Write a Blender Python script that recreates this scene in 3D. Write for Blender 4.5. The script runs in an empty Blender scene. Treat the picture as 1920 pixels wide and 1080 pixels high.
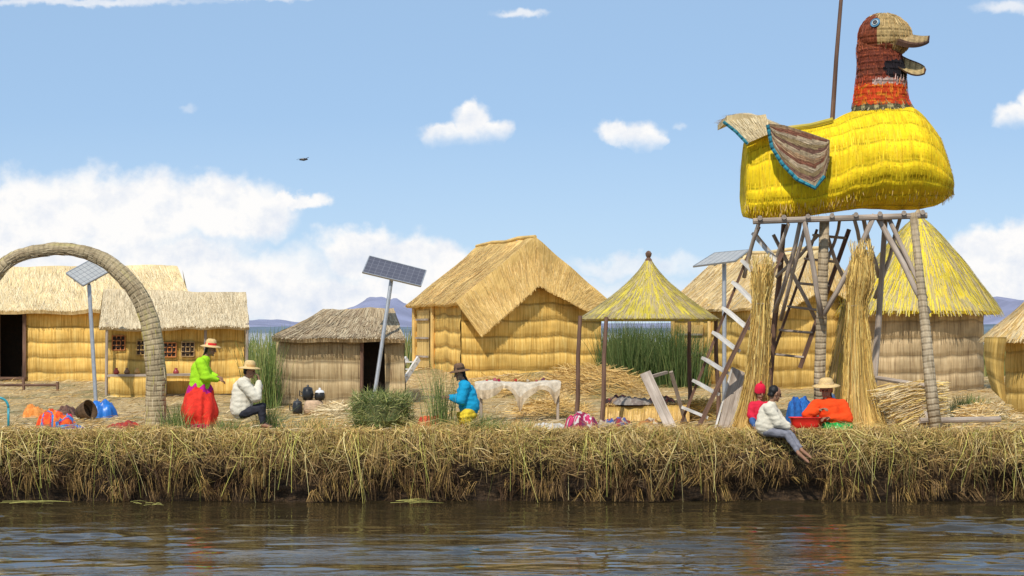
import bpy, math, random
from mathutils import Vector, Matrix, noise
random.seed(11)
U=random.uniform; CH=random.choice; PI=math.pi
V=Vector
sc=bpy.context.scene; COL=sc.collection
F=3500.0; CZ=2.95; HY=620.0
def P(px,py,Y): return V(((px-960)/F*Y, Y, CZ+(HY-py)/F*Y))
def sm(a,b,x):
    t=max(0,min(1,(x-a)/(b-a))); return t*t*(3-2*t)
def nz(x,y=0,z=0): return noise.noise(V((x,y,z)))
def gz(x,y):
    z=1.2+.35*sm(36,50,y)
    q=((x-.2)/3.9)**2+((y-50.2)/3.3)**2
    z+=.42*math.exp(-min(50,q*q))
    return z+.035*nz(x*.9,y*.9)+.015*nz(x*4,y*4)
def GZ(px,Y):
    x=(px-960)/F*Y
    return V((x,Y,gz(x,Y)))
# ------------------------------------------------------------------ nodes
class NT:
    def __init__(s,nt): s.t=nt; s.l=nt.links
    def n(s,ty,props=None,**inp):
        nd=s.t.nodes.new(ty)
        for k,v in (props or {}).items(): setattr(nd,k,v)
        for k,v in inp.items():
            key=int(k[1:]) if k[0]=='i' and k[1:].isdigit() else k.replace('_',' ')
            if isinstance(v,bpy.types.NodeSocket): s.l.new(v,nd.inputs[key])
            else: nd.inputs[key].default_value=v
        return nd
    def m(s,op,a,b=0.0,c=0.0,clamp=False):
        return s.n('ShaderNodeMath',{'operation':op,'use_clamp':clamp},i0=a,i1=b,i2=c).outputs[0]
    def vm(s,op,a,b=None,c=None):
        nd=s.t.nodes.new('ShaderNodeVectorMath'); nd.operation=op
        for i,v in enumerate((a,b,c)):
            if v is None: continue
            if isinstance(v,bpy.types.NodeSocket): s.l.new(v,nd.inputs[i])
            else: nd.inputs[i].default_value=v
        return nd.outputs['Value'] if op=='LENGTH' else nd.outputs[0]
    def mix(s,f,a,b,mode='MIX'):
        nd=s.t.nodes.new('ShaderNodeMix'); nd.data_type='RGBA'; nd.blend_type=mode
        for i,v in ((0,f),(6,a),(7,b)):
            if isinstance(v,bpy.types.NodeSocket): s.l.new(v,nd.inputs[i])
            elif i==0: nd.inputs[i].default_value=v
            else: nd.inputs[i].default_value=(*v[:3],1)
        return nd.outputs[2]
    def ramp(s,f,stops):
        nd=s.t.nodes.new('ShaderNodeValToRGB'); s.l.new(f,nd.inputs[0])
        e=nd.color_ramp.elements
        while len(e)<len(stops): e.new(.5)
        for el,(p,c) in zip(e,stops): el.position=p; el.color=(*c[:3],1)
        return nd.outputs[0]
    def mr(s,v,a,b,c=0.,d=1.,smooth=True):
        return s.n('ShaderNodeMapRange',{'interpolation_type':'SMOOTHSTEP' if smooth else 'LINEAR'},i0=v,i1=a,i2=b,i3=c,i4=d).outputs[0]
    def noise(s,vec,scale,detail=3,rough=.55):
        return s.n('ShaderNodeTexNoise',Vector=vec,Scale=scale,Detail=detail,Roughness=rough)
def newmat(name):
    m=bpy.data.materials.new(name); m.use_nodes=True
    nt=NT(m.node_tree); b=m.node_tree.nodes['Principled BSDF']
    return m,nt,b
def colattr(nt): return nt.n('ShaderNodeAttribute',{'attribute_name':'col'}).outputs['Color']
def reed(name,cd,cm,cl,us=22,vs=1.2,band=0,bd=.5,wav=.25,bump=.5,rough=.85,patch=None,scal=0,pth=.46):
    m,nt,b=newmat(name)
    uv=nt.n('ShaderNodeUVMap').outputs[0]
    sp=nt.n('ShaderNodeSeparateXYZ',i0=uv); u,v=sp.outputs[0],sp.outputs[1]
    c1=nt.n('ShaderNodeCombineXYZ',X=nt.m('MULTIPLY',u,us),Y=nt.m('MULTIPLY',v,vs)).outputs[0]
    c2=nt.n('ShaderNodeCombineXYZ',X=nt.m('MULTIPLY',u,us*3.1),Y=nt.m('MULTIPLY',v,vs*2.3)).outputs[0]
    n1=nt.noise(c1,1,3).outputs[0]; n2=nt.noise(c2,1,2).outputs[0]
    f=nt.m('ADD',nt.m('MULTIPLY',n1,.6),nt.m('MULTIPLY',n2,.4))
    col=nt.ramp(f,[(.33,cd),(.48,cm),(.66,cl)])
    tc=nt.n('ShaderNodeTexCoord').outputs['Object']
    big=nt.noise(tc,1.3,4,.6).outputs[0]
    k=nt.mr(big,.3,.7,.72,1.18)
    kc=nt.n('ShaderNodeCombineColor',i0=k,i1=k,i2=k).outputs[0]
    col=nt.mix(1.0,col,kc,'MULTIPLY')
    if patch:
        pn=nt.noise(c1,.3,3).outputs[0]
        pf=nt.mr(nt.m('ADD',nt.m('MULTIPLY',pn,.65),nt.m('MULTIPLY',big,.35)),pth,pth+.09)
        col=nt.mix(nt.m('MULTIPLY',pf,.85),col,patch)
    h=nt.m('MULTIPLY',f,.6)
    if band:
        w=nt.noise(nt.n('ShaderNodeCombineXYZ',X=u,Y=nt.m('MULTIPLY',v,.4)).outputs[0],2.2,2).outputs[0]
        vv=nt.m('ADD',nt.m('DIVIDE',v,band),nt.m('MULTIPLY',w,wav*4))
        if scal: vv=nt.m('ADD',vv,nt.m('MULTIPLY',nt.m('ABSOLUTE',nt.m('SINE',nt.m('MULTIPLY',u,scal))),.10))
        fr=nt.m('FRACT',vv)
        tri=nt.m('MINIMUM',fr,nt.m('SUBTRACT',1.,fr))
        mk=nt.mr(tri,0.02,.11,1.,0.)
        mk=nt.m('MULTIPLY',mk,nt.mr(n1,.3,.6,.4,1.))
        k2=nt.m('MULTIPLY',nt.m('SUBTRACT',1.,nt.m('MULTIPLY',mk,bd)),nt.m('ADD',.86,nt.m('MULTIPLY',fr,.2)))  # dark stitch lines, plus overlap shading of each band ramped into the colour
        kc2=nt.n('ShaderNodeCombineColor',i0=k2,i1=k2,i2=nt.m('MULTIPLY',k2,.96)).outputs[0]
        col=nt.mix(1.0,col,kc2,'MULTIPLY')
        h=nt.m('ADD',h,nt.m('MULTIPLY',nt.mr(tri,0,.3,0,1),.8))
    col=nt.mix(1.0,col,colattr(nt),'MULTIPLY')
    nt.l.new(col,b.inputs['Base Color']); b.inputs['Roughness'].default_value=rough
    b.inputs['Specular IOR Level'].default_value=.25
    bp=nt.n('ShaderNodeBump',Strength=bump,Distance=.035,Height=h)
    nt.l.new(bp.outputs[0],b.inputs['Normal'])
    return m
def plain(name,c,rough=.8,var=.15,scale=12,bump=.2,metal=0,spec=.3):
    m,nt,b=newmat(name)
    tc=nt.n('ShaderNodeTexCoord').outputs['Object']
    n=nt.noise(tc,scale,4,.6).outputs[0]
    k=nt.mr(n,.3,.7,1-var,1+var)
    kc=nt.n('ShaderNodeCombineColor',i0=k,i1=k,i2=k).outputs[0]
    col=nt.mix(1.,nt.mix(1.,c,kc,'MULTIPLY'),colattr(nt),'MULTIPLY')
    nt.l.new(col,b.inputs['Base Color'])
    b.inputs['Roughness'].default_value=rough; b.inputs['Metallic'].default_value=metal
    b.inputs['Specular IOR Level'].default_value=spec
    nt.l.new(nt.n('ShaderNodeBump',Strength=bump,Distance=.02,Height=n).outputs[0],b.inputs['Normal'])
    return m
M={}
BAND=.42
M['gold']=reed('golden_reed_wall',(.42,.23,.05),(.78,.48,.12),(.93,.67,.23),us=22,vs=.9,band=BAND,bd=.5,wav=.0,bump=.7)
M['gold2']=reed('amber_reed_wall',(.36,.21,.05),(.70,.45,.12),(.88,.62,.22),us=20,vs=.9,band=BAND,bd=.35,wav=.0,bump=.7)
M['roof']=reed('golden_reed_roof',(.38,.24,.07),(.74,.49,.16),(.90,.65,.28),us=20,vs=.35,bump=.7)
M['roofpale']=reed('pale_reed_roof',(.42,.31,.15),(.78,.59,.30),(.90,.73,.42),us=20,vs=.35,bump=.7)
M['roofgrey']=reed('grey_reed_roof',(.18,.12,.065),(.40,.29,.16),(.58,.45,.26),us=18,vs=.4,bump=.8)
M['roofpale2']=reed('grey_pale_reed_roof',(.30,.23,.13),(.58,.46,.28),(.74,.61,.40),us=20,vs=.4,bump=.7)
M['greywall']=reed('weathered_reed_wall',(.20,.13,.07),(.45,.33,.18),(.60,.47,.28),us=20,vs=.9,band=BAND,bd=.4,wav=.06)
M['greywall2']=reed('weathered_grey_reed_wall',(.21,.14,.08),(.47,.34,.19),(.62,.48,.29),us=20,vs=.9,band=BAND,bd=.35,wav=.0,bump=.7)
M['yellow']=reed('yellow_reed',(.62,.38,.008),(.92,.64,.010),(.97,.74,.02),us=20,vs=.9,band=.27,bd=.46,wav=.05,scal=6,bump=.7)
M['yroof']=reed('yellow_grey_thatch',(.34,.26,.05),(.62,.50,.06),(.78,.62,.08),us=14,vs=.25,bump=.7,patch=(.42,.33,.20),pth=.46)
M['yroof2']=reed('bright_yellow_grey_thatch',(.46,.35,.04),(.76,.58,.05),(.84,.68,.09),us=14,vs=.25,bump=.7,patch=(.46,.37,.21),pth=.48)
M['white']=reed('painted_reed',(.55,.55,.55),(.85,.85,.85),(1,1,1),us=26,vs=1.5,band=.12,bd=.3,bump=.6,wav=.05)
M['arch']=reed('woven_reed',(.24,.18,.10),(.45,.35,.21),(.60,.48,.30),us=12,vs=2.5,band=.09,bd=.28,wav=.16,bump=.5,patch=(.48,.40,.18),pth=.52)
M['wood']=reed('grey_wood',(.22,.17,.13),(.42,.34,.27),(.58,.50,.41),us=14,vs=.8,bump=.4)
M['darkwood']=reed('dark_wood',(.07,.04,.028),(.16,.09,.06),(.26,.16,.11),us=14,vs=.8,bump=.4)
M['palewood']=reed('pale_wood',(.46,.42,.36),(.66,.62,.56),(.80,.77,.70),us=14,vs=.8,bump=.3)
M['wrap']=reed('rope_wrapped_pole',(.26,.19,.11),(.46,.36,.24),(.62,.51,.36),us=10,vs=2,band=.11,bd=.3,wav=.12)
M['blade']=plain('reed_stalks',(1,1,1),.65,.1,20,.0,spec=.3)
M['dark']=plain('interior_shade',(.02,.015,.01),.95)  # near-black colour standing in for unlit interiors
M['metal']=plain('galvanised_metal',(.42,.43,.44),.45,.1,8,.1,.6)
M['cloth']=plain('woven_cloth',(1,1,1),.9,.18,14,.5)
M['skin']=plain('skin',(.33,.17,.10),.55,.1,30,.1)
M['hair']=plain('black_hair',(.012,.010,.009),.5,.2,60,.3)
M['plastic']=plain('plastic',(1,1,1),.35,.05,8,.05,spec=.5)
M['felt']=plain('brown_felt',(.16,.09,.05),.9,.2,20,.2)
M['strawhat']=plain('straw_hat',(.72,.50,.22),.8,.18,60,.4)
M['knit']=plain('knit_wool',(1,1,1),.95,.06,70,.25)
def solarmat(name,c1,c2,mo,ms,ro):
    m,nt,b=newmat(name); uv=nt.n('ShaderNodeUVMap').outputs[0]
    br=nt.n('ShaderNodeTexBrick',{'offset':0.0},Vector=uv,Scale=1.0,Color1=c1,Color2=c2,Mortar=mo,Mortar_Size=ms)
    br.inputs['Brick Width'].default_value=.13; br.inputs['Row Height'].default_value=.13
    nt.l.new(br.outputs[0],b.inputs['Base Color']); b.inputs['Roughness'].default_value=ro; M[name]=m
solarmat('solar_dark',(.085,.085,.11,1),(.10,.10,.125,1),(.20,.20,.23,1),.004,.4)
solarmat('solar_pale',(.40,.40,.38,1),(.46,.45,.42,1),(.16,.16,.17,1),.006,.45)  # pale cell colour has the sky reflection painted in
# ------------------------------------------------------------------ mesh builder
org={}
class MB:
    def __init__(s): s.v=[];s.f=[];s.uv=[];s.c=[];s.m=[];s.col=(1,1,1);s.mi=0
    def face(s,idx,uvs):
        s.f.append(tuple(idx)); s.uv.extend(uvs); s.c.append(s.col); s.m.append(s.mi)
    def poly(s,pts,uvs=None):
        b=len(s.v); s.v.extend([tuple(p) for p in pts])
        if uvs is None:
            o=V(pts[0]); e=(V(pts[1])-o).normalized(); n=(V(pts[1])-o).cross(V(pts[2])-o).normalized(); g=n.cross(e)
            uvs=[((V(p)-o).dot(e),(V(p)-o).dot(g)) for p in pts]
        s.face(range(b,b+len(pts)),uvs)
    def grid(s,fn,nu,nv,uvf=None,colf=None,du=1,dv=1):
        b=len(s.v)
        for j in range(nv+1):
            for i in range(nu+1): s.v.append(tuple(fn(i/nu,j/nv)))
        if uvf is None: uvf=lambda a,c:(a*du,c*dv)
        for j in range(nv):
            for i in range(nu):
                if colf: s.col=colf((i+.5)/nu,(j+.5)/nv)
                k=b+j*(nu+1)+i
                s.face((k,k+nu+1,k+nu+2,k+1),[uvf(i/nu,j/nv),uvf(i/nu,(j+1)/nv),uvf((i+1)/nu,(j+1)/nv),uvf((i+1)/nu,j/nv)])
        if colf: s.col=(1,1,1)
    def tube(s,pts,rad,n=10,cap=True,flat=1.0):
        pts=[V(p) for p in pts]
        if not hasattr(rad,'__len__'): rad=[rad]*len(pts)
        b=len(s.v); d=(pts[1]-pts[0]).normalized()
        ref=V((0,0,1)) if abs(d.z)<.9 else V((1,0,0))
        a=d.cross(ref).normalized(); L=0; Ls=[0]
        for i,p in enumerate(pts):
            if i>0: L+=(p-pts[i-1]).length; Ls.append(L)
            if 0<i<len(pts)-1: d=(pts[i+1]-pts[i-1])
            elif i==len(pts)-1: d=pts[i]-pts[i-1]
            if d.length>1e-9: d=d.normalized()
            a=(a-d*a.dot(d)).normalized(); c=d.cross(a)
            for k in range(n):
                t=2*PI*k/n
                s.v.append(tuple(p+(a*math.cos(t)+c*math.sin(t)*flat)*rad[i]))
        rr=max(rad)
        for i in range(len(pts)-1):
            for k in range(n):
                k2=(k+1)%n
                u0=2*PI*rr*k/n;u1=2*PI*rr*(k+1)/n
                s.face((b+i*n+k,b+i*n+k2,b+(i+1)*n+k2,b+(i+1)*n+k),[(u0,Ls[i]),(u1,Ls[i]),(u1,Ls[i+1]),(u0,Ls[i+1])])
        if cap:
            s.face([b+k for k in range(n)][::-1],[(.1*math.cos(k),.1*math.sin(k)) for k in range(n)])
            e=b+(len(pts)-1)*n
            s.face([e+k for k in range(n)],[(.1*math.cos(k),.1*math.sin(k)) for k in range(n)])
    def beam(s,p0,p1,w,h,up=(0,0,1)):
        p0=V(p0);p1=V(p1);d=(p1-p0);L=d.length;d=d.normalized()
        up=V(up)
        if abs(d.dot(up))>.95: up=V((1,0,0))
        a=d.cross(up).normalized()*w/2; c=a.cross(d).normalized()*h/2
        q=[p0-a-c,p0+a-c,p0+a+c,p0-a+c]; r=[x+(p1-p0) for x in q]
        b=len(s.v); s.v.extend([tuple(x) for x in q+r])
        for i in range(4):
            j=(i+1)%4; ww=w if i%2==0 else h
            s.face((b+i,b+j,b+4+j,b+4+i),[(i*.3,0),(i*.3+ww,0),(i*.3+ww,L),(i*.3,L)])
        s.face((b+3,b+2,b+1,b),[(0,0),(w,0),(w,h),(0,h)]); s.face((b+4,b+5,b+6,b+7),[(0,0),(w,0),(w,h),(0,h)])
    def lathe(s,c,prof,n=32,rf=None,axis=None,colf=None):
        c=V(c); Q=Matrix.Identity(3) if axis is None else V((0,0,1)).rotation_difference(V(axis)).to_matrix()
        L=[0]
        for i in range(1,len(prof)): L.append(L[-1]+math.hypot(prof[i][0]-prof[i-1][0],prof[i][1]-prof[i-1][1]))
        rm=max(p[0] for p in prof)
        def fn(a,t):
            k=t*(len(prof)-1); i=max(0,min(int(k),len(prof)-2)); f=k-i
            r=prof[i][0]*(1-f)+prof[i+1][0]*f; z=prof[i][1]*(1-f)+prof[i+1][1]*f
            an=a*2*PI
            if rf: r*=rf(an,t)
            return c+Q@V((r*math.cos(an),r*math.sin(an),z))
        s.grid(fn,n,len(prof)-1,uvf=lambda a,t:(a*2*PI*rm,L[int(round(t*(len(prof)-1)))]),colf=colf)
        return fn
    def blade(s,pts,w,col,taper=.35,side=None):
        b=len(s.v); n=len(pts); d=(pts[-1]-pts[0])
        if side is None: side=d.cross(V((U(-1,1),U(-1,1),U(-1,1))))
        if side.length<1e-6: side=V((1,0,0))
        side=side.normalized()
        for i,p in enumerate(pts):
            ww=w*.5*(1-(1-taper)*i/(n-1))
            a=p-side*ww; c=p+side*ww
            s.v.append((a.x,a.y,a.z)); s.v.append((c.x,c.y,c.z))
        s.col=col
        for i in range(n-1):
            k=b+2*i
            s.face((k,k+1,k+3,k+2),((0,0),(0,1),(1,1),(1,0)))
        s.col=(1,1,1)
    def straws(s,fn,count,ln,w,cols,lift=.02,mi=1,trange=(0,1),fringe=0,srange=(0,1),jit=.02,over=.35):
        old=s.mi; s.mi=mi
        for k in range(count):
            a=U(*srange)
            if k<fringe: t=1-U(.3,1)*ln; t1=1+U(-.3,1)*ln*over
            else: t=U(*trange)*(1-ln*.5); t1=t+ln*U(.6,1.2); t1=min(t1,1.005)
            p0=fn(a,t); p1=fn(min(1,max(0,a+U(-jit,jit))),t1)
            tu=fn(min(1,a+.01),t)-fn(max(0,a-.01),t); tv=p1-p0
            n=tv.cross(tu)
            if n.length<1e-8: continue
            n=n.normalized()
            if n.z<0 and lift>0: n=-n
            l0=U(.1,.5)*abs(lift)+.003; l1=U(.5,1.5)*abs(lift)+.003
            c=V(CH(cols))*U(.8,1.15)
            s.blade([p0+n*l0,(p0+p1)/2+n*(l0+l1)*.5,p1+n*l1],w*U(.6,1.3),tuple(c),.6,side=tu)
        s.mi=old
    def build(s,name,mats,parent=None,smooth=False,label=None,cat=None,group=None,kind=None):
        if not isinstance(mats,(list,tuple)): mats=[mats]
        if parent is not None: o0=org[parent.name]
        else:
            xs=[v[0] for v in s.v];ys=[v[1] for v in s.v]
            o0=V(((min(xs)+max(xs))/2,(min(ys)+max(ys))/2,min(v[2] for v in s.v)))
            if kind=='structure': o0=V((0,0,0))
        me=bpy.data.meshes.new(name)
        me.from_pydata([(v[0]-o0.x,v[1]-o0.y,v[2]-o0.z) for v in s.v],[],s.f)
        ul=me.uv_layers.new(name='UVMap'); fl=[]
        for u in s.uv: fl.extend(u)
        ul.data.foreach_set('uv',fl)
        ca=me.color_attributes.new('col','FLOAT_COLOR','CORNER'); cl=[]
        for f,c in zip(s.f,s.c): cl.extend((c[0],c[1],c[2],1.0)*len(f))
        ca.data.foreach_set('color',cl)
        for m in mats: me.materials.append(M[m] if isinstance(m,str) else m)
        me.polygons.foreach_set('material_index',s.m)
        if smooth: me.polygons.foreach_set('use_smooth',[True]*len(s.f))
        o=bpy.data.objects.new(name,me); COL.objects.link(o)
        if parent is not None: o.parent=parent
        else: o.location=o0
        org[o.name]=o0
        return tag(o,label,cat,group,kind)
def tag(o,label=None,cat=None,group=None,kind=None):
    if label: o['label']=label
    if cat: o['category']=cat
    if group: o['group']=group
    if kind: o['kind']=kind
    return o
def root(name,loc,label,cat,group=None):
    o=bpy.data.objects.new(name,None); COL.objects.link(o); o.location=loc; o.empty_display_size=.2
    org[o.name]=V(loc); return tag(o,label,cat,group)
def bil(a,b,c,d):
    a,b,c,d=map(V,(a,b,c,d))
    return lambda s,t:(a*(1-s)+b*s)*(1-t)+(d*(1-s)+c*s)*t
STRAW=[(.78,.52,.18),(.84,.59,.24),(.70,.45,.14),(.74,.49,.16),(.57,.36,.12)]
PALE=[(.82,.65,.37),(.76,.59,.32),(.86,.71,.44),(.62,.48,.26)]
GREY=[(.46,.35,.21),(.38,.28,.16),(.56,.45,.28),(.30,.21,.12)]
PGREY=[(.58,.46,.28),(.66,.54,.34),(.50,.39,.23),(.72,.59,.38)]
YEL=[(.92,.66,.012),(.94,.72,.02),(.86,.58,.010),(.76,.50,.012)]
YG=[(.62,.50,.07),(.68,.54,.06),(.44,.35,.18),(.50,.41,.22),(.70,.57,.09),(.38,.30,.17)]
GREEN=[(.10,.16,.035),(.15,.21,.05),(.22,.26,.07),(.07,.12,.03),(.32,.33,.11)]
def roof_plane(mb,a,b,c,d,cols,thick=.09,n=900,ln=.2,w=.018,sag=.03,fringe=250,nu=24,nv=12,straw_mi=1,mi=0,lift=.008,over=.3):
    f0=bil(a,b,c,d); a,b,c,d=map(V,(a,b,c,d))
    nn=(b-a).cross(d-a).normalized()
    if nn.z<0: nn=-nn
    def fn(s,t):
        p=f0(s,t); return p+nn*(.055*nz(p.x*1.5,p.y*1.5,p.z*2)+.02*nz(p.x*5,p.y*5,p.z*5)-sag*math.sin(PI*max(0,min(1,t))))
    wu=(b-a).length; wv=(d-a).length
    mb.mi=mi
    mb.grid(fn,nu,nv,du=wu,dv=wv)
    mb.grid(lambda s,t:fn(s,t)-nn*thick,nu,nv,du=wu,dv=wv)
    for q in ((lambda s,t:fn(s,1)-nn*thick*t),(lambda s,t:fn(s,0)-nn*thick*t)): mb.grid(q,nu,1,du=wu,dv=thick)
    for q in ((lambda s,t:fn(0,t)-nn*thick*s),(lambda s,t:fn(1,t)-nn*thick*s)): mb.grid(q,1,nv,du=thick,dv=wv)
    mb.straws(fn,n,ln,w,cols,lift,mi=straw_mi,fringe=fringe,over=over)
def wavy(u): return .06*nz(u*1.1,4.4)+.035*abs(math.sin(u*3.3+1.6*nz(u*.9)))+.02*nz(u*4,1.2)
def wallgrid(mb,f0,wu,wv,nn,u0=0,nu=None,bul=.024,vfn=None):
    nu=nu or max(12,int(wu/.09)); nv=max(6,int(wv/.06))
    vf=vfn or (lambda s,t:-t*wv)
    def uvf(s,t): u=s*wu+u0; v=vf(s,t); return (u,v+wavy(u+v*.25))
    def fn(s,t):
        u,v=uvf(s,t); return f0(s,t)+nn*(bul*abs(math.sin(PI*v/BAND))**.6+.025*nz(u*2.5,v*2))
    mb.grid(fn,nu,nv,uvf=uvf)
def wall(mb,a,b,c,d,amp=.024,nu=None,nv=8,u0=0):
    f0=bil(a,b,c,d); a,b,c,d=map(V,(a,b,c,d)); nn=(d-a).cross(b-a).normalized()
    wallgrid(mb,f0,(b-a).length,(d-a).length,nn,u0,nu,amp)
# ------------------------------------------------------------------ camera, world, sun
cam=bpy.data.cameras.new('camera'); co=bpy.data.objects.new('camera',cam); COL.objects.link(co)
co.location=(0,0,CZ); co.rotation_euler=(PI/2,0,0); cam.sensor_width=36; cam.lens=F/1920*36; cam.shift_y=80/1920
cam.clip_end=20000; cam.clip_start=.1; sc.camera=co
ELEV=math.radians(48); ROT=math.radians(-162)
sdir=V((math.sin(ROT)*math.cos(ELEV),math.cos(ROT)*math.cos(ELEV),math.sin(ELEV)))
sl=bpy.data.lights.new('sun','SUN'); sl.energy=3.55; sl.angle=math.radians(.7); sl.color=(1,.94,.85)
so=bpy.data.objects.new('sun',sl); COL.objects.link(so); so.rotation_euler=sdir.to_track_quat('Z','Y').to_euler(); so.location=(0,0,40)
w=bpy.data.worlds.new('World'); sc.world=w; w.use_nodes=True
nt=NT(w.node_tree); bg=w.node_tree.nodes['Background']
sky=nt.n('ShaderNodeTexSky',{'sky_type':'NISHITA','sun_disc':False,'sun_elevation':ELEV,'sun_rotation':ROT,'altitude':3800,'air_density':1.0,'dust_density':.4,'ozone_density':1.5}).outputs[0]
gen=nt.n('ShaderNodeTexCoord').outputs['Generated']
sp=nt.n('ShaderNodeSeparateXYZ',i0=gen); X,Yd,Z=sp.outputs
ys=nt.m('MAXIMUM',Yd,.05)
a=nt.m('MULTIPLY',nt.m('DIVIDE',X,ys),3.5); bb=nt.m('MULTIPLY',nt.m('DIVIDE',Z,ys),3.5)
PP=nt.n('ShaderNodeCombineXYZ',X=a,Y=bb).outputs[0]
nA=nt.noise(PP,11,6,.55); nB=nt.noise(PP,42,4,.5)
wa=nt.vm('SUBTRACT',nA.outputs['Color'],(.5,.5,.5)); wb=nt.vm('SUBTRACT',nB.outputs['Color'],(.5,.5,.5))
Pbig=nt.vm('ADD',nt.vm('ADD',PP,nt.vm('MULTIPLY',wa,(.15,.12,0))),nt.vm('MULTIPLY',wb,(.026,.026,0)))
Psm=nt.vm('ADD',nt.vm('ADD',PP,nt.vm('MULTIPLY',wa,(.035,.03,0))),nt.vm('MULTIPLY',wb,(.03,.026,0)))
def blobs(Pv,lst):
    out=None
    for (px,py,rx,ry) in lst:
        cx=(px-960)/1000;cy=(620-py)/1000;rx/=1000;ry/=1000
        d=nt.vm('LENGTH',nt.vm('MULTIPLY_ADD',Pv,(1/rx,1/ry,0),(-cx/rx,-cy/ry,0)))
        out=d if out is None else nt.n('ShaderNodeMath',{'operation':'SMOOTH_MIN'},i0=out,i1=d,i2=.15).outputs[0]
    return out
def clipb(d,Pv,py,k=14):
    y=nt.n('ShaderNodeSeparateXYZ',i0=Pv).outputs[1]
    return nt.m('MAXIMUM',d,nt.m('ADD',nt.m('MULTIPLY',nt.m('SUBTRACT',(620-py)/1000,y),k),1.0))
d1=clipb(blobs(Psm,[(882,228,42,42),(832,250,50,24),(925,248,42,26),(880,208,24,26)]),Psm,268)
d2=clipb(blobs(Psm,[(1155,246,36,24),(1200,252,52,28),(1232,262,28,16)]),Psm,278)
d3=clipb(blobs(Psm,[(1905,217,50,26),(1940,205,40,40)]),Psm,238)
dB=blobs(Pbig,[(30,410,210,95),(230,400,190,92),(420,392,150,74),(545,372,75,24),(240,530,480,95),(680,470,105,62),(790,505,95,70),(650,565,330,60),(1880,480,120,62),(1960,540,230,80)])
dS=blobs(Psm,[(150,4,260,9),(980,26,50,9),(470,-6,120,8),(1890,14,60,14)])
dS2=blobs(Pbig,[(1190,505,150,26),(1060,560,330,40)])
dF=blobs(Psm,[(356,206,16,10),(1278,238,16,8)])
aS=nt.mr(nt.m('MINIMUM',nt.m('MINIMUM',d1,d2),d3),1.10,.52)
aB=nt.mr(dB,1.12,.62); aSo=nt.m('MULTIPLY',nt.mr(nt.m('MINIMUM',dS,dS2),1.3,.3),.7); aF=nt.m('MULTIPLY',nt.mr(dF,1.2,.3),.3)
front=nt.mr(Yd,.05,.15)
al=nt.m('MULTIPLY',nt.m('MAXIMUM',nt.m('MAXIMUM',aS,aB),nt.m('MAXIMUM',aSo,aF)),front)
gn=nt.noise(nt.vm('MULTIPLY',gen,(1,1,2.2)),3.2,7,.6).outputs[0]
hi=nt.m('SUBTRACT',1.,nt.m('MULTIPLY',front,nt.mr(Z,.17,.30,1.,0.)))
al=nt.m('MAXIMUM',al,nt.m('MULTIPLY',nt.m('MULTIPLY',nt.mr(gn,.50,.62),hi),.9))
n1=nt.noise(PP,9,7,.62).outputs[0]
n2=nt.noise(nt.vm('ADD',PP,(-.012,.028,0)),9,7,.62).outputs[0]
rel=nt.m('ADD',nt.m('MULTIPLY',nt.m('SUBTRACT',n1,n2),3.0),.74,clamp=True)
low=nt.mr(bb,.0,.22,.0,.25)
rel=nt.m('ADD',rel,nt.m('SUBTRACT',low,.1),clamp=True)
ccol=nt.mix(rel,(6.6,7.3,8.5),(9.5,9.4,9.3))
skyc=nt.mix(.68,sky,(3.9,5.9,8.5))
skyc=nt.mix(nt.mr(bb,.0,.40,.38,0.,smooth=False),skyc,(6.6,7.9,9.0))
fin=nt.mix(al,skyc,ccol)
nt.l.new(fin,bg.inputs[0]); bg.inputs[1].default_value=.105
sc.view_settings.view_transform='Standard'; sc.view_settings.look='None'; sc.view_settings.exposure=0
# ------------------------------------------------------------------ water
waves=[]
for k in range(32):
    lam=U(.24,.85) if k<24 else U(1.2,3.0); th=PI/2+U(-.6,.6)
    waves.append((2*PI/lam*math.cos(th),2*PI/lam*math.sin(th),U(0,6.28),(.0036 if k<24 else .0024)*lam**.9))
def axis(lo,hi,step,far):
    v=[];x=lo
    while x<hi: v.append(x); x+=step
    v.append(hi); g=step*4
    L=[];x=lo
    while x>-far: x-=g; g*=1.5; L.append(x)
    g=step*4;Rr=[];x=hi
    while x<far: x+=g; g*=1.5; Rr.append(x)
    return L[::-1]+v+Rr
xs=axis(-11,11,.07,9000); ysl=axis(19,32.6,.036,9000)
mb=MB(); nx=len(xs)
for y in ysl:
    fy=sm(10,19,y)*(1-sm(33,40,y))
    for x in xs:
        f=fy*(1-sm(13,22,abs(x))); z=0
        if f>0:
            a_=.35+1.5*max(0,nz(x*.2,y*.7)+.25)
            for (kx,ky,ph,am) in waves: z+=am*math.sin(kx*x+ky*y+ph)
            z*=f*a_
        mb.v.append((x,y,z))
for j in range(len(ysl)-1):
    for i in range(nx-1):
        k=j*nx+i; mb.face((k,k+1,k+nx+1,k+nx),((0,0),(1,0),(1,1),(0,1)))
m,n_,b=newmat('lake_water'); 
tc=n_.n('ShaderNodeTexCoord').outputs['Object']
w1=n_.noise(n_.vm('MULTIPLY',tc,(3.0,9,1)),1.0,3,.55).outputs[0]
w2=n_.noise(n_.vm('MULTIPLY',tc,(.25,1.3,1)),1.0,2,.5).outputs[0]
bs=n_.mr(w2,.38,.62,.1,.8)
bp=n_.n('ShaderNodeBump',Distance=.022,Height=w1,Strength=bs)
n_.l.new(bp.outputs[0],b.inputs['Normal'])
b.inputs['Base Color'].default_value=(.040,.029,.013,1); b.inputs['Roughness'].default_value=.02; b.inputs['IOR'].default_value=1.34
M['water']=m
mb.build('water','water',smooth=True,kind='structure')
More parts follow.
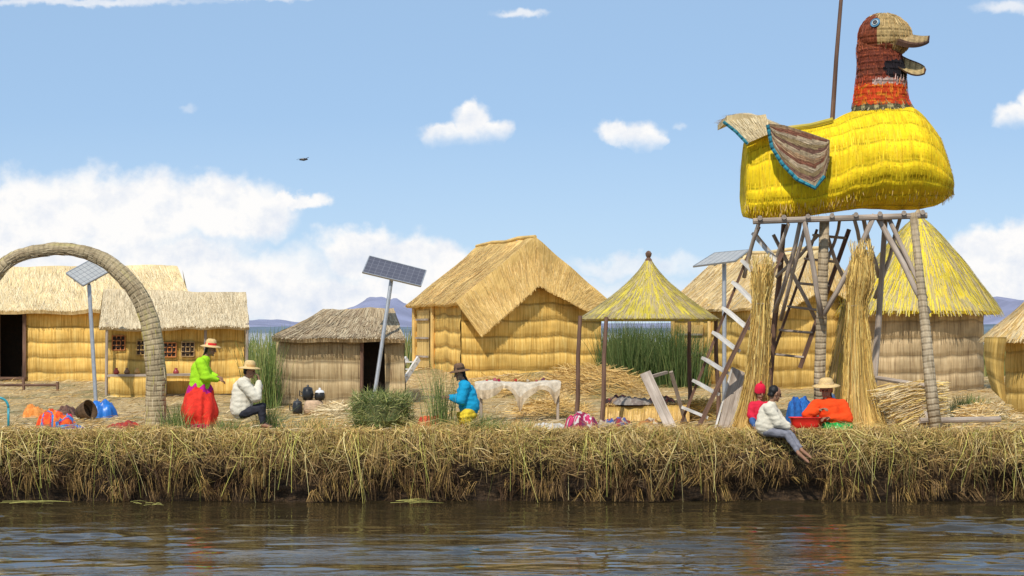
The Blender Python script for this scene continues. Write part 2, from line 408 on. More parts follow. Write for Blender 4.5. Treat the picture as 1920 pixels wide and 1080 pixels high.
# ------------------------------------------------------------------ island ground and bank
m,n_,b=newmat('trodden_reeds'); tc=n_.n('ShaderNodeTexCoord').outputs['Object']
f1=n_.noise(n_.vm('MULTIPLY',tc,(9,3,3)),2.0,6,.7).outputs[0]; f2=n_.noise(tc,.5,4,.6).outputs[0]
c=n_.ramp(f1,[(.3,(.18,.11,.04)),(.5,(.50,.34,.14)),(.7,(.74,.54,.26))]); c=n_.mix(n_.mr(f2,.5,.68),c,(.24,.20,.08))
n_.l.new(c,b.inputs['Base Color']); b.inputs['Roughness'].default_value=.9
n_.l.new(n_.n('ShaderNodeBump',Strength=.8,Distance=.05,Height=f1).outputs[0],b.inputs['Normal']); M['ground']=m
mb=MB()
def lip(x): return 32.12+.10*nz(x*.7,5.5)+.05*nz(x*2.3,1.5)
def gf(s,t):
    q=2*s-1; x=12*q+50*q**5; y=lip(x)+.02+70*t**1.8
    return V((x,y,gz(x,y)))
mb.grid(gf,200,130)
mb.build('island_ground','ground',smooth=True,kind='structure')
m,n_,b=newmat('packed_root_mass'); tc=n_.n('ShaderNodeTexCoord').outputs['Object']
f1=n_.noise(n_.vm('MULTIPLY',tc,(3,3,8)),2.0,6,.7).outputs[0]
c=n_.ramp(f1,[(.3,(.012,.008,.005)),(.55,(.08,.045,.02)),(.75,(.22,.13,.06))])
n_.l.new(c,b.inputs['Base Color']); b.inputs['Roughness'].default_value=.95
n_.l.new(n_.n('ShaderNodeBump',Strength=1.,Distance=.08,Height=f1).outputs[0],b.inputs['Normal']); M['bank']=m
mb=MB()
def bface(x,z):
    h=max(0,min(1,(1.2-z)/1.2))
    return lip(x)-.10*math.sin(h*4.5)+.12*h*h+.14*nz(x*1.3,z*2.3)*min(1,h*8)+.07*nz(x*5,z*6)*min(1,h*8)
def bk(s,t):
    q=2*s-1; x=12*q+50*q**5
    z=1.2-1.7*t
    if t<.01: return V((x,lip(x)+.03,gz(x,lip(x))))
    return V((x,bface(x,z),z))
mb.grid(bk,560,24)
mb.build('island_bank','bank',smooth=True,kind='structure')
HANG=[(.74,.51,.17),(.82,.59,.24),(.62,.40,.12),(.50,.31,.10),(.62,.51,.13),(.50,.44,.11),(.88,.68,.32),(.34,.20,.08),(.68,.46,.16)]
BROWN=[(.15,.078,.03),(.23,.13,.05),(.32,.19,.075),(.44,.27,.11),(.09,.045,.02)]
boy=lambda x:4.15<x<5.35
mb=MB()
def hang(x,y,z,out,drop,sx,c,w,k=5,curl=0):
    pts=[]
    if boy(x) : out*=.45; drop*=.6
    for i in range(k):
        t=i/(k-1)
        yy=y-out*min(1,t*1.8)+out*.25*max(0,t-.5)
        zz=z+(.03+.09*out)*math.sin(min(1,t*2.6)*PI)-drop*t**1.5
        pts.append(V((x+sx*t+curl*math.sin(t*4),yy,max(.01,zz))))
    mb.blade(pts,w,c,.4)
for tf_ in range(1500):
    x0=U(-11.6,11.6); big=.5+.5*nz(x0*.55,3.3)+.35*nz(x0*2.4,1.3)
    dirx=random.gauss(0,.17)+.18*nz(x0*.9,8.1); drop0=U(.10,.80)*max(.2,.32+.9*big); out0=U(.04,.26); y0=lip(x0)+U(-.02,.30); hue=V(CH(HANG)); sh=U(.55,1.12)
    for k in range(random.randrange(5,20)):
        x=x0+random.gauss(0,.06); z=gz(x,y0)+U(-.05,.05)
        c=(hue*.55+V(CH(HANG))*.45)*sh*U(.7,1.2)
        hang(x,y0+U(-.06,.06),z,out0*U(.6,1.3),drop0*U(.4,1.3),dirx*U(.3,1.6)+U(-.07,.07),tuple(c),U(.0055,.013),5,U(-.03,.03))
for k in range(17000):
    x=U(-11.6,11.6); z=1.24-abs(random.gauss(0,.36))
    if z<.03: continue
    y=bface(x,z)-U(.0,.20)*(1.15-z*.3); an=random.gauss(-1.3,.7) if U(0,1)<.5 else (random.gauss(0,.4) if U(0,1)<.5 else U(0,2*PI)); L=U(.07,.32)
    if boy(x): y+=.1
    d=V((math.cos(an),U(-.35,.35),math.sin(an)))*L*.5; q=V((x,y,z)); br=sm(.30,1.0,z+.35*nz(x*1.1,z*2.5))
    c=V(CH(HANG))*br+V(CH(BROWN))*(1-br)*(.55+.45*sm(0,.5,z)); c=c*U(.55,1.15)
    pts=[q-d,q+V((0,U(-.04,0),U(-.03,.03))),q+d]
    for p in pts: p.z=max(p.z,.01)
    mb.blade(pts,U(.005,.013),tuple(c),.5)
for tf_ in range(1900):
    x0=U(-11.6,11.6); z0=U(.15,.98); dirx=random.gauss(0,.10); dr=U(.08,.40); hue=V(CH(BROWN+HANG[2:4])); o0=U(.02,.14)
    if nz(x0*1.2,z0*2.5,4)<-.12: continue
    for k in range(random.randrange(4,11)):
        x=x0+random.gauss(0,.05)
        hang(x,bface(x,z0)+.02,z0+U(-.04,.04),o0*U(.6,1.5)+.03,dr*U(.6,1.2),dirx+U(-.06,.06),tuple(hue*U(.5,1.35)),U(.005,.011),4)
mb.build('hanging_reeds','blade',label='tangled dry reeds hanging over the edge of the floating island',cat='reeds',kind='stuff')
mb=MB()
for k in range(520):
    x=U(-11.5,11.5)
    if nz(x*.9,9.)<-.05: continue
    y=lip(x)+U(-.05,.15); c=V(CH([(.60,.55,.12),(.72,.62,.18),(.46,.46,.10),(.80,.66,.28)]))*U(.8,1.15)
    hang(x,y,gz(x,y)+.02,U(.2,.42),U(.4,1.25),random.gauss(0,.24),tuple(c),U(.009,.017),6,U(-.06,.06))
mb.build('green_hanging_reeds','blade',label='long yellow green reed blades trailing down the bank to the water',cat='reeds',kind='stuff')
mb=MB()
for k in range(21000):
    t=random.random()**1.9; y=31.95+t*24; x=U(-.32,.32)*y*1.05
    an=random.gauss(0,.9); L=U(.08,.34); hL=U(-.02,.05)+(.06 if U(0,1)<.1 else 0)
    z=gz(x,y)+U(.005,.04)
    if y<lip(x): continue
    d=V((math.cos(an),math.sin(an)*.8,0))*L; q=V((x,y,z))
    c=V(CH(STRAW+PALE+GREY+([(.36,.34,.12)] if nz(x*.5,y*.5)>0 else STRAW)))*U(.55,1.1)
    mb.blade([q-d*.5,q+V((0,0,hL*.8)),q+d*.5+V((0,0,hL))],U(.007,.016),tuple(c),.5)
mb.build('reed_litter','blade',label='loose dry reed stalks strewn over the floor of the island',cat='reed litter',kind='stuff')
mb=MB()
for k in range(7500):
    x=U(-11.5,11.5); y=lip(x)+abs(random.gauss(0,.30))-.03
    g=nz(x*.45,7.7)+.6*nz(x*2.1,3.3)
    h=U(.03,.12)*(1+max(0,g)*2.6)
    if U(0,1)>.6+g*1.5 or (boy(x) and y<32.6): continue
    p=V((x,y,gz(x,y)-.01)); le=V((U(-1.1,1.1),U(-.7,.3),1))*h
    mb.blade([p,p+le*.55,p+le+V((0,0,-h*.2))+V((le.x*.4,le.y*.4,0))],U(.006,.012),tuple(V(CH(GREEN[2:]+STRAW+STRAW+HANG+HANG))*U(.75,1.2)),.2)
mb.build('edge_grass','blade',label='short ragged green and straw grass along the top of the bank',cat='grass',kind='stuff')
for i,(px,py,L) in enumerate([(780,946,.8),(1262,938,.7),(1795,934,.75),(60,948,1.0),(270,950,.3)]):
    Yw=CZ*F/(py-HY); p=P(px,py,Yw); mb=MB()
    for k in range(7): 
        y0=U(-.12,.12); q=p+V((U(-.25,.25),y0,.03+.008*k)); d=V((L*.5*U(.3,1),U(-.12,.12),0))
        mb.blade([q-d,q+V((0,U(-.05,.05),.015)),q+d],U(.012,.024),tuple(V((.45,.42,.12))*U(.7,1.2)),.4,side=V((0,1,.3)))
    mb.build('floating_reeds','blade',label=['yellow green reeds afloat below the bush basket and stove','yellow reeds afloat below the leaning grey plank','bright green reeds afloat below the far right straw pile','long reeds afloat at the left end of the waterline','short reeds afloat just below the foot of the arch'][i],cat='floating reeds',group='reeds afloat at the foot of the bank')
mb=MB()
for k in range(9000):
    y=U(57,68); x=U(-.36,.36)*y; z=gz(x,y)
    h=(1.25+.45*nz(x*.35,y*.3))*U(.7,1.15)
    le=V((U(-.12,.12),U(-.1,.1),1))*h; c=V(CH(GREEN+[(.36,.33,.12),(.30,.30,.10)]))*U(.7,1.2)
    p=V((x,y,z)); mb.blade([p,p+le*.6,p+le+V((U(-.15,.15),0,-.05))],U(.03,.055),tuple(c),.15,side=V((1,U(-.6,.6),0)))
mb.build('reed_bed','blade',label='belt of tall green reeds growing behind the huts',cat='reed bed',kind='stuff')
def hills(pts,Y,col,name):
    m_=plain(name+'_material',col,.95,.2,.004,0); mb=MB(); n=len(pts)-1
    def fn(s,t):
        k=s*n; i=min(int(k),n-1); f=k-i; px=pts[i][0]*(1-f)+pts[i+1][0]*f; py=pts[i][1]*(1-f)+pts[i+1][1]*f
        p=P(px,py,Y); h=p.z*(1-t)
        return V((p.x,Y-t*Y*.25+(1-t)*30*nz(px*.02,1),h*(1+.10*nz(px*.05,t*4))-1))
    mb.grid(fn,160,10)
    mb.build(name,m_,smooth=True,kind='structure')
hills([(-900,640),(-300,600),(200,606),(440,600),(520,598),(580,606),(640,604),(660,575),(700,556),(740,557),(790,585),(860,600),(1100,606),(1400,604),(1650,602),(1760,596),(1800,575),(1840,556),(1880,557),(1920,562),(2000,575),(2300,600),(2900,640)],5200,(.26,.27,.38),'hills')  # distance haze is mixed into the bluish hill colour
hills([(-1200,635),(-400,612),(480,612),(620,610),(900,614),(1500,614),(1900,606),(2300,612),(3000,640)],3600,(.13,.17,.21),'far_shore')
# ------------------------------------------------------------------ houses
def gable_house(label,cx,Y,zb,a,W,L,wh,rise,wmat,rmat,flap,cols):
    r0=V(((cx-960)/F*Y,Y,zb)); rt=root('reed_house',r0,label,'house'); Rm=Matrix.Rotation(a,3,'Z')
    T=lambda x,y,z:r0+Rm@V((x,y,z))
    H=wh+rise; of=.22; oe=.22
    mb=MB()
    top=lambda s:wh+rise*(1-abs(2*s-1))-.06
    nf=Rm@V((0,-1,0))
    wallgrid(mb,lambda s,t:T(-W/2+W*s,0,top(s)*(1-t)-.3*t),W,H,nf,0,44,vfn=lambda s,t:top(s)*(1-t)-.3*t)
    wallgrid(mb,lambda s,t:T(-W/2+W*s,L,top(s)*(1-t)-.3*t),W,H,-nf,0,24,vfn=lambda s,t:top(s)*(1-t)-.3*t)
    wall(mb,T(-W/2,L,wh),T(-W/2,0,wh),T(-W/2,0,-.3),T(-W/2,L,-.3)); wall(mb,T(W/2,0,wh),T(W/2,L,wh),T(W/2,L,-.3),T(W/2,0,-.3))
    mb.build('wall',wmat,rt)
    ez=wh-oe*rise/(W/2)+.05
    for sgn in (-1,1):
        mb=MB()
        roof_plane(mb,T(0,-of,H),T(0,L+.3,H),T(sgn*(W/2+oe),L+.3,ez),T(sgn*(W/2+oe),-of,ez),cols,n=1700,ln=.2,fringe=260,over=.22)
        rf=mb.build('roof',[rmat,'blade'],rt)
    mb=MB(); mb.tube([T(0,-of-.05,H+.02),T(0,L*.25,H+.05),T(0,L/2,H+.0),T(0,L*.75,H+.04),T(0,L+.35,H+.0)],.05,8); mb.build('ridge_roll',rmat,rf)
    AL,LL,AR,RR=flap
    mb=MB()
    roof_plane(mb,T(0,-of-.03,H+.03),T(-(W/2+oe),-of-.03,ez+.03),T(*LL),T(*AL),cols,n=1300,ln=.25,fringe=240,thick=.07,over=.2)
    roof_plane(mb,T(0,-of-.03,H+.03),T((W/2+oe),-of-.03,ez+.03),T(*RR),T(*AL),cols,n=1200,ln=.25,fringe=240,thick=.07,over=.2)
    mb.build('gable_thatch',[rmat,'blade'],rt)
    for (x,y) in ((-W/2-.06,L-.1),(-W/2-.07,L*.55)):
        mb=MB(); mb.tube([T(x,y,-.3),T(x,y,wh)],.06,8); mb.build('post','roof',rt)
    mb=MB(); f=bil(T(-W/2-.07,L*.9,1.55),T(-W/2-.07,L*.62,1.55),T(-W/2-.07,L*.62,0),T(-W/2-.07,L*.9,0)); mb.grid(f,6,10,du=.9,dv=1.5); dr=mb.build('door','roof',rt)
    mb=MB()
    for z in (.3,.8,1.3): mb.beam(T(-W/2-.10,L*.9,z),T(-W/2-.10,L*.62,z),.03,.05)
    mb.build('door_batten','wood',dr)
gable_house('large golden reed house with steep overhanging gable thatch',997,48,1.95,math.radians(18),3.78,4.5,1.83,1.55,'gold','roof',
    ((.08,-.36,2.16),(-1.48,-.40,.86),None,(1.38,-.40,1.50)),STRAW)
gable_house('golden reed house standing behind the duck tower and its ladders',1530,47,1.55,math.radians(24),3.1,4.6,2.1,1.35,'gold2','roofpale',
    ((.1,-.36,2.5),(-1.5,-.36,1.7),None,(1.5,-.36,1.7)),STRAW+PALE)
def left_house():
    Yf=52.; r0=P(130,712,Yf); r0.z=1.5
    rt=root('reed_house',r0,'long reed house with pale thatch and dark doorway at far left','house')
    q=lambda px,py,dy=0:P(px,py,Yf+dy)
    mb=MB()
    wall(mb,q(45,585),q(352,583),q(352,722),q(45,722))
    wall(mb,q(-110,585),q(-4,585),q(-4,722),q(-110,722),u0=3)
    wall(mb,q(352,583),q(360,583,4),q(360,722,4),q(352,722),u0=5)
    wall(mb,q(360,583,4),q(-110,585,4),q(-110,722,4),q(360,722,4),u0=5)
    wall(mb,q(-110,585,4),q(-110,585),q(-110,722),q(-110,722,4),u0=5)
    mb.poly([q(352,583),q(342,505,2),q(360,583,4)])
    mb.build('wall','gold',rt)
    mb=MB(); mb.poly([q(-6,580,.9),q(60,580,.9),q(60,722,.9),q(-6,722,.9)]); dw=mb.build('doorway','dark',rt)  # black sheet behind the opening paints the room's shade
    mb=MB(); mb.beam(q(46,586,-.08),q(46,712,-.08),.09,.09); mb.beam(q(-3,586,-.08),q(-3,712,-.08),.09,.09); mb.beam(q(-8,709,-.3),q(50,709,-.3),.3,.06); mb.build('door_frame','darkwood',dw)
    mb=MB()
    roof_plane(mb,q(-150,502,2),q(332,497,2),q(366,578,-.40),q(-160,584,-.40),PALE,n=3600,ln=.2,w=.02,fringe=500,nu=50,thick=.12,over=.2)
    mb.build('roof',['roofpale','blade'],rt)
    mb=MB()
    roof_plane(mb,q(-150,502,2),q(332,497,2),q(366,578,4.5),q(-160,584,4.5),PALE,n=300,ln=.3,fringe=60); mb.build('roof',['roofpale','blade'],rt)
left_house()
def kiosk():
    Yf=44.; q=lambda px,py,dy=0:P(px,py,Yf+dy); rt=root('reed_kiosk',GZ(325,Yf),'golden reed stall with flat grey thatch behind the arch','stall')
    mb=MB(); wall(mb,q(203,608,.32),q(458,610,.32),q(458,738,.32),q(203,738,.32)); mb.build('wall','gold',rt)
    mb=MB(); wall(mb,q(203,610,1.8),q(203,610,.36),q(203,738,.36),q(203,738,1.8)); wall(mb,q(458,610,.36),q(458,610,1.8),q(458,738,1.8),q(458,738,.36)); mb.build('wall','gold2',rt)
    mb=MB(); roof_plane(mb,q(194,541,1.1),q(461,549,1.1),q(467,611,-.12),q(186,614,-.12),PGREY,n=2600,ln=.2,w=.02,fringe=420,nu=40,thick=.1,over=.3)
    mb.build('roof',['roofpale2','blade'],rt)
    mb=MB(); roof_plane(mb,q(194,541,1.1),q(461,549,1.1),q(467,600,2.1),q(186,600,2.1),PGREY,n=200,ln=.3,fringe=60); mb.build('roof',['roofpale2','blade'],rt)
    for (px,dy) in ((199,-.02),(462,-.02),(384,.10),(205,1.85),(456,1.85)):
        g=GZ(px,Yf+dy); mb=MB(); mb.tube([g-V((0,0,.2)),V((g.x+.02,g.y,q(px,606,dy).z))],.035,8); mb.build('post','wood',rt)
    mb=MB(); wall(mb,q(207,706,-.35),q(300,706,-.35),q(300,775,-.35),q(207,775,-.35)); mb.build('counter_front','gold',rt)
    mb=MB(); mb.beam(q(205,704,-.1),q(378,702,-.1),.5,.05); mb.build('counter_top','wood',rt)
kiosk()
def lattice(px,py,Y,lab,c1):
    p=P(px,py,Y); mb=MB(); w_=.15; h_=.17
    mb.col=(.05,.03,.02)
    mb.beam(p+V((-w_,.012,0)),p+V((w_,.012,0)),.012,2*h_)
    mb.col=c1
    for k in (-1,-.33,.33,1): mb.tube([p+V((w_*k,-.01,-h_)),p+V((w_*k+.01,-.01,h_))],.014,5); mb.tube([p+V((-w_,-.02,h_*k)),p+V((w_,-.02,h_*k))],.014,5)
    mb.col=(.06,.04,.03)
    mb.tube([p+V((w_*.6*math.cos(t*PI/8),-.03,h_*.6*math.sin(t*PI/8))) for t in range(17)],.014,5,False)
    mb.build('woven_panel','cloth',label=lab,cat='woven panel',group='woven lattice panels on the stall wall')
lattice(222,643,44.26,'woven lattice panel on the stall wall, leftmost of four',(.52,.20,.07))
lattice(268,652,44.26,'woven lattice panel seen inside the arch, second from left',(.45,.28,.10))
lattice(318,656,44.26,'woven lattice panel just right of the arch leg',(.58,.22,.07))
lattice(352,655,44.26,'woven lattice panel beside the green cardigan, rightmost of four',(.40,.26,.12))
for i,(px,c,l) in enumerate([(218,(.45,.06,.03),'dark red trinket at left end of the stall counter'),(238,(.25,.12,.05),'brown trinket second on the stall counter'),(257,(.6,.3,.08),'orange trinket on the stall counter beside the arch'),(330,(.35,.05,.05),'red trinket on the stall counter right of the arch')]):
    p=P(px,702,43.85); mb=MB(); mb.col=c; mb.lathe(p,[(0,0),(.05,.0),(.075,.05),(.05,.1),(.03,.13),(.045,.15),(0,.155)],14)
    mb.build('pot','plastic',smooth=True,label=l,cat='pottery',group='trinkets on the stall counter')
def small_hut():
    Yf=41.3; q=lambda px,py,dy=0:P(px,py,Yf+dy); rt=root('small_hut',GZ(620,Yf),'small weathered brown hut with dark doorway beside leaning solar pole','hut')
    mb=MB(); wall(mb,q(518,637),q(676,640),q(674,757),q(518,757),amp=.03); wall(mb,q(721,640),q(757,634),q(760,757),q(723,757),amp=.03,u0=4)
    wall(mb,q(757,634),q(752,630,2.6),q(752,740,2.6),q(760,757)); wall(mb,q(524,632,2.6),q(518,637),q(518,757),q(524,740,2.6)); wall(mb,q(752,632,2.6),q(524,630,2.6),q(524,740,2.6),q(752,740,2.6))
    mb.build('wall','greywall',rt)
    mb=MB(); mb.poly([q(676,638,.5),q(724,638,.5),q(724,757,.5),q(676,757,.5)]); dw=mb.build('doorway','dark',rt)  # dark sheet set inside the hut as painted interior shade
    mb=MB(); roof_plane(mb,q(606,579,1.5),q(738,578,1.5),q(760,634,-.3),q(510,632,-.3),GREY,n=1900,ln=.22,w=.026,fringe=380,nu=30,thick=.1,lift=.015,sag=.06); mb.build('roof',['roofgrey','blade'],rt)
    mb=MB(); roof_plane(mb,q(606,579,1.5),q(738,578,1.5),q(757,628,3.),q(515,626,3.),GREY,n=300,ln=.3,fringe=80); mb.build('roof',['roofgrey','blade'],rt)
    mb=MB(); mb.tube([q(678,757,-.08),q(679,636,-.08)],.04,7); mb.build('door_post','darkwood',dw)
small_hut()
def round_hut(label,cx,Y,rw,re,zw,za,wmat,rmat,cols,ex=1.12):
    g=GZ(cx,Y); rt=root('round_hut',g,label,'hut'); mb=MB(); hw=zw-g.z+.55
    def uvw(s,t): u=s*2*PI*rw; v=hw*(1-t)-.25; return (u,v+wavy(u+v*.25)*(sm(0,.06,s)*(1-sm(.94,1,s))))
    def wf(s,t):
        an=2*PI*s+PI/2; z=hw*(1-t)-.25; u,v=uvw(s,t)
        r=rw*(1+.012*nz(math.cos(an)*4,math.sin(an)*4,t*3))+.022*abs(math.sin(PI*v/BAND))**.6
        return g+V((r*math.cos(an),r*math.sin(an),z))
    mb.grid(wf,100,36,uvf=uvw); mb.build('wall',wmat,rt)
    ze=zw-g.z-.08; zt=za-g.z; mb=MB()
    prof=[]
    for i in range(15):
        t=i/14; prof.append((.06+(re-.06)*(t**ex),zt-(zt-ze)*t**.97))
    fn0=mb.lathe(g,prof,64,rf=lambda a,t:1+.05*nz(math.cos(a)*3,math.sin(a)*3,t*3))
    mb.lathe(g,[(re*.99,ze),(re*.97,ze-.08),(rw*.9,ze+.05)],48)
    mb.straws(fn0,4200,.14,.022,cols,.014,fringe=1000,jit=.003,over=.5)
    rf=mb.build('roof',[rmat,'blade'],rt)
    mb=MB(); mb.lathe(g+V((0,0,zt-.1)),[(.10,0),(.12,.06),(.08,.12),(.10,.18),(.03,.27),(0,.28)],12); mb.build('roof_knob','roofgrey',rf)
round_hut('round hut of grey reed with tall yellow cone thatch behind the tower',1722,47,1.58,2.03,P(0,578,47).z,P(0,405,47).z,'greywall2','yroof2',YG+YEL[:1],.83)
round_hut('golden round hut cut by the right edge',1990,39,1.12,1.62,P(0,628,39).z,P(0,500,39).z,'gold2','roofpale',STRAW+PALE)
mb=MB()
mb.grid(lambda s,t:P(1846+42*s,632+(98+28*s)*t,38.0-.5*math.sin(PI*s*.9))+V((-.06*math.sin(PI*t)+.14*t*(1-s),0,0)),14,14,du=.5,dv=1.2)
mb.build('reed_mat','gold2',label='curved reed mat leaning against the far right round hut',cat='reed mat')
def pavilion():
    Y=35.6; cx=1216; g=GZ(cx,Y); k=Y/F; rt=root('reed_pavilion',g,'open pavilion with yellow and grey conical thatch on thin brown posts','pavilion')
    ze=P(0,598,Y).z-g.z; zt=P(0,487,Y).z-g.z; re=131*k; mb=MB()
    prof=[(.05,zt)]
    for i in range(1,14):
        t=i/13; prof.append((.05+(re-.05)*(t**1.18),zt-(zt-ze)*(t**.88)))
    fn0=mb.lathe(g,prof,64,rf=lambda a,t:1+.025*nz(math.cos(a)*3,math.sin(a)*3,t*3))
    mb.lathe(g,[(re*.985,ze),(re*.96,ze-.04),(.1,zt-.25)],48)
    mb.straws(fn0,1500,.10,.012,YG[:2]+YG[4:5]+YG[2:4],.008,jit=.002,trange=(0,.75))
    mb.straws(fn0,1700,.10,.012,[YG[2],YG[3],YG[5],YG[0]],.008,fringe=800,jit=.002,over=.25,trange=(.55,1))
    rf=mb.build('roof',['yroof','blade'],rt)
    mb=MB(); mb.lathe(g+V((0,0,zt-.06)),[(.075,0),(.065,.06),(.035,.1),(.055,.14),(.062,.18),(.035,.22),(0,.235)],14); mb.build('roof_knob','darkwood',rf)
    for (bx,Yb,tx,ty) in ((1079,34.8,1088,598),(1127,34.4,1137,600),(1292,36.9,1293,600),(1347,35.6,1342,600)):
        b=GZ(bx,Yb); b.z-=.15; t=P(tx,ty-6,Yb); mb=MB(); mb.tube([b,b.lerp(t,.3)+V((.02,0,0)),b.lerp(t,.65)-V((.01,0,0)),t],[.046,.043,.040,.036],8); mb.build('post','darkwood',rt)
    mb=MB(); mb.tube([V((g.x+re*.93*math.cos(a*PI/12),g.y+re*.93*math.sin(a*PI/12),g.z+ze-.0)) for a in range(25)],.025,6,False); mb.build('ring_beam','darkwood',rt)
pavilion()
# ------------------------------------------------------------------ arch
mb=MB(); Y=33.0; pts=[];rad=[]
key=[(-58,805,19),(-56,700,18),(-48,620,17),(-25,545,15),(0,503,13),(40,478,12),(90,468,12),(140,469,12),(190,485,14),(232,518,16),(264,560,17),(284,620,18),(292,690,19),(292,760,19),(290,812,19)]
n=len(key)-1
for i in range(71):
    k=i/70*n; j=min(int(k),n-1); f=k-j
    def cr(c):
        p0,p1,p2,p3=[key[max(0,min(n,j+d))][c] for d in(-1,0,1,2)]
        return .5*(2*p1+(p2-p0)*f+(2*p0-5*p1+4*p2-p3)*f*f+(3*p1-p0-3*p2+p3)*f**3)
    pts.append(P(cr(0),cr(1),Y)+V((.02*nz(i*.4),0,.02*nz(i*.4,3)))); rad.append(cr(2)*Y/F*(1+.05*nz(i*.9,7)))
mb.tube(pts,rad,18)
for k in range(900):
    i=random.randrange(2,68); a_=U(0,2*PI); d=(pts[i+1]-pts[i]).normalized(); s_=d.cross(V((0,1,0))).normalized(); nn=s_*math.cos(a_)+V((0,1,0))*math.sin(a_)
    p=pts[i]+nn*rad[i]*1.01; mb.mi=1
    mb.blade([p,p+d*U(.08,.22)+nn*U(0,.014)],.011,tuple(V(CH(GREY+PGREY+([(.5,.42,.10)]*3 if p.z<3.3 else [])))*U(.75,1.1)),.5,side=s_.cross(nn) if abs(math.sin(a_))<.3 else s_)
mb.build('reed_arch',['arch','blade'],smooth=True,label='tall round arch of woven reed rope at the left edge',cat='arch')
# ------------------------------------------------------------------ solar panels
def solar(label,A,B,C,D,pole,rp,mat):
    A,B,C,D=[P(*x) for x in (A,B,C,D)]
    rt=root('solar_panel',pole[0],label,'solar panel')
    n=(B-A).cross(D-A).normalized(); n=n if n.z>0 else -n
    wu=(B-A).length; wv=(D-A).length
    mb=MB(); mb.poly([A,B,C,D],[(.01,.01),(wu,.01),(wu,wv),(.01,wv)]); mb.build('cell_face',mat,rt)
    mb=MB(); a,b,c,d=[x-n*.006 for x in(A,B,C,D)]; e=[x-n*.035 for x in(A,B,C,D)]
    mb.poly([a,b,c,d]); mb.poly(e)
    for p,q in ((A,B),(B,C),(C,D),(D,A)): mb.beam(p-n*.012,q-n*.012,.022,.04,n)
    mb.beam((A+D)/2-n*.05,(B+C)/2-n*.05,.04,.03,n); mb.beam((A+B)/2-n*.05,(D+C)/2-n*.05,.04,.03,n)
    mb.build('frame','metal',rt)
    mb=MB(); mb.tube([pole[0]-V((0,0,.2)),pole[1]],rp,10); mb.tube([pole[1],(A+B+C+D)/4-n*.05],rp*.8,8); mb.build('pole','metal',rt)
solar('small pale solar panel on a thin pole inside the reed arch',(124,512,41.9),(172,486,42.6),(204,509,42.3),(156,535,41.6),(GZ(181,41.5),P(167,535,41.9)),.045,'solar_pale')
solar('dark solar panel on a leaning pole beside the large golden house',(693,480,41.5),(799,507,41.5),(789,536,41.0),(680,510,41.0),(GZ(696,40.6),P(734,524,41.2)),.045,'solar_dark')
solar('pale solar panel seen edge on behind the ladder',(1340,474,43.2),(1406,468,43.2),(1378,489,42.4),(1300,499,42.4),(GZ(1358,42.5),P(1358,494,42.8)),.05,'solar_pale')
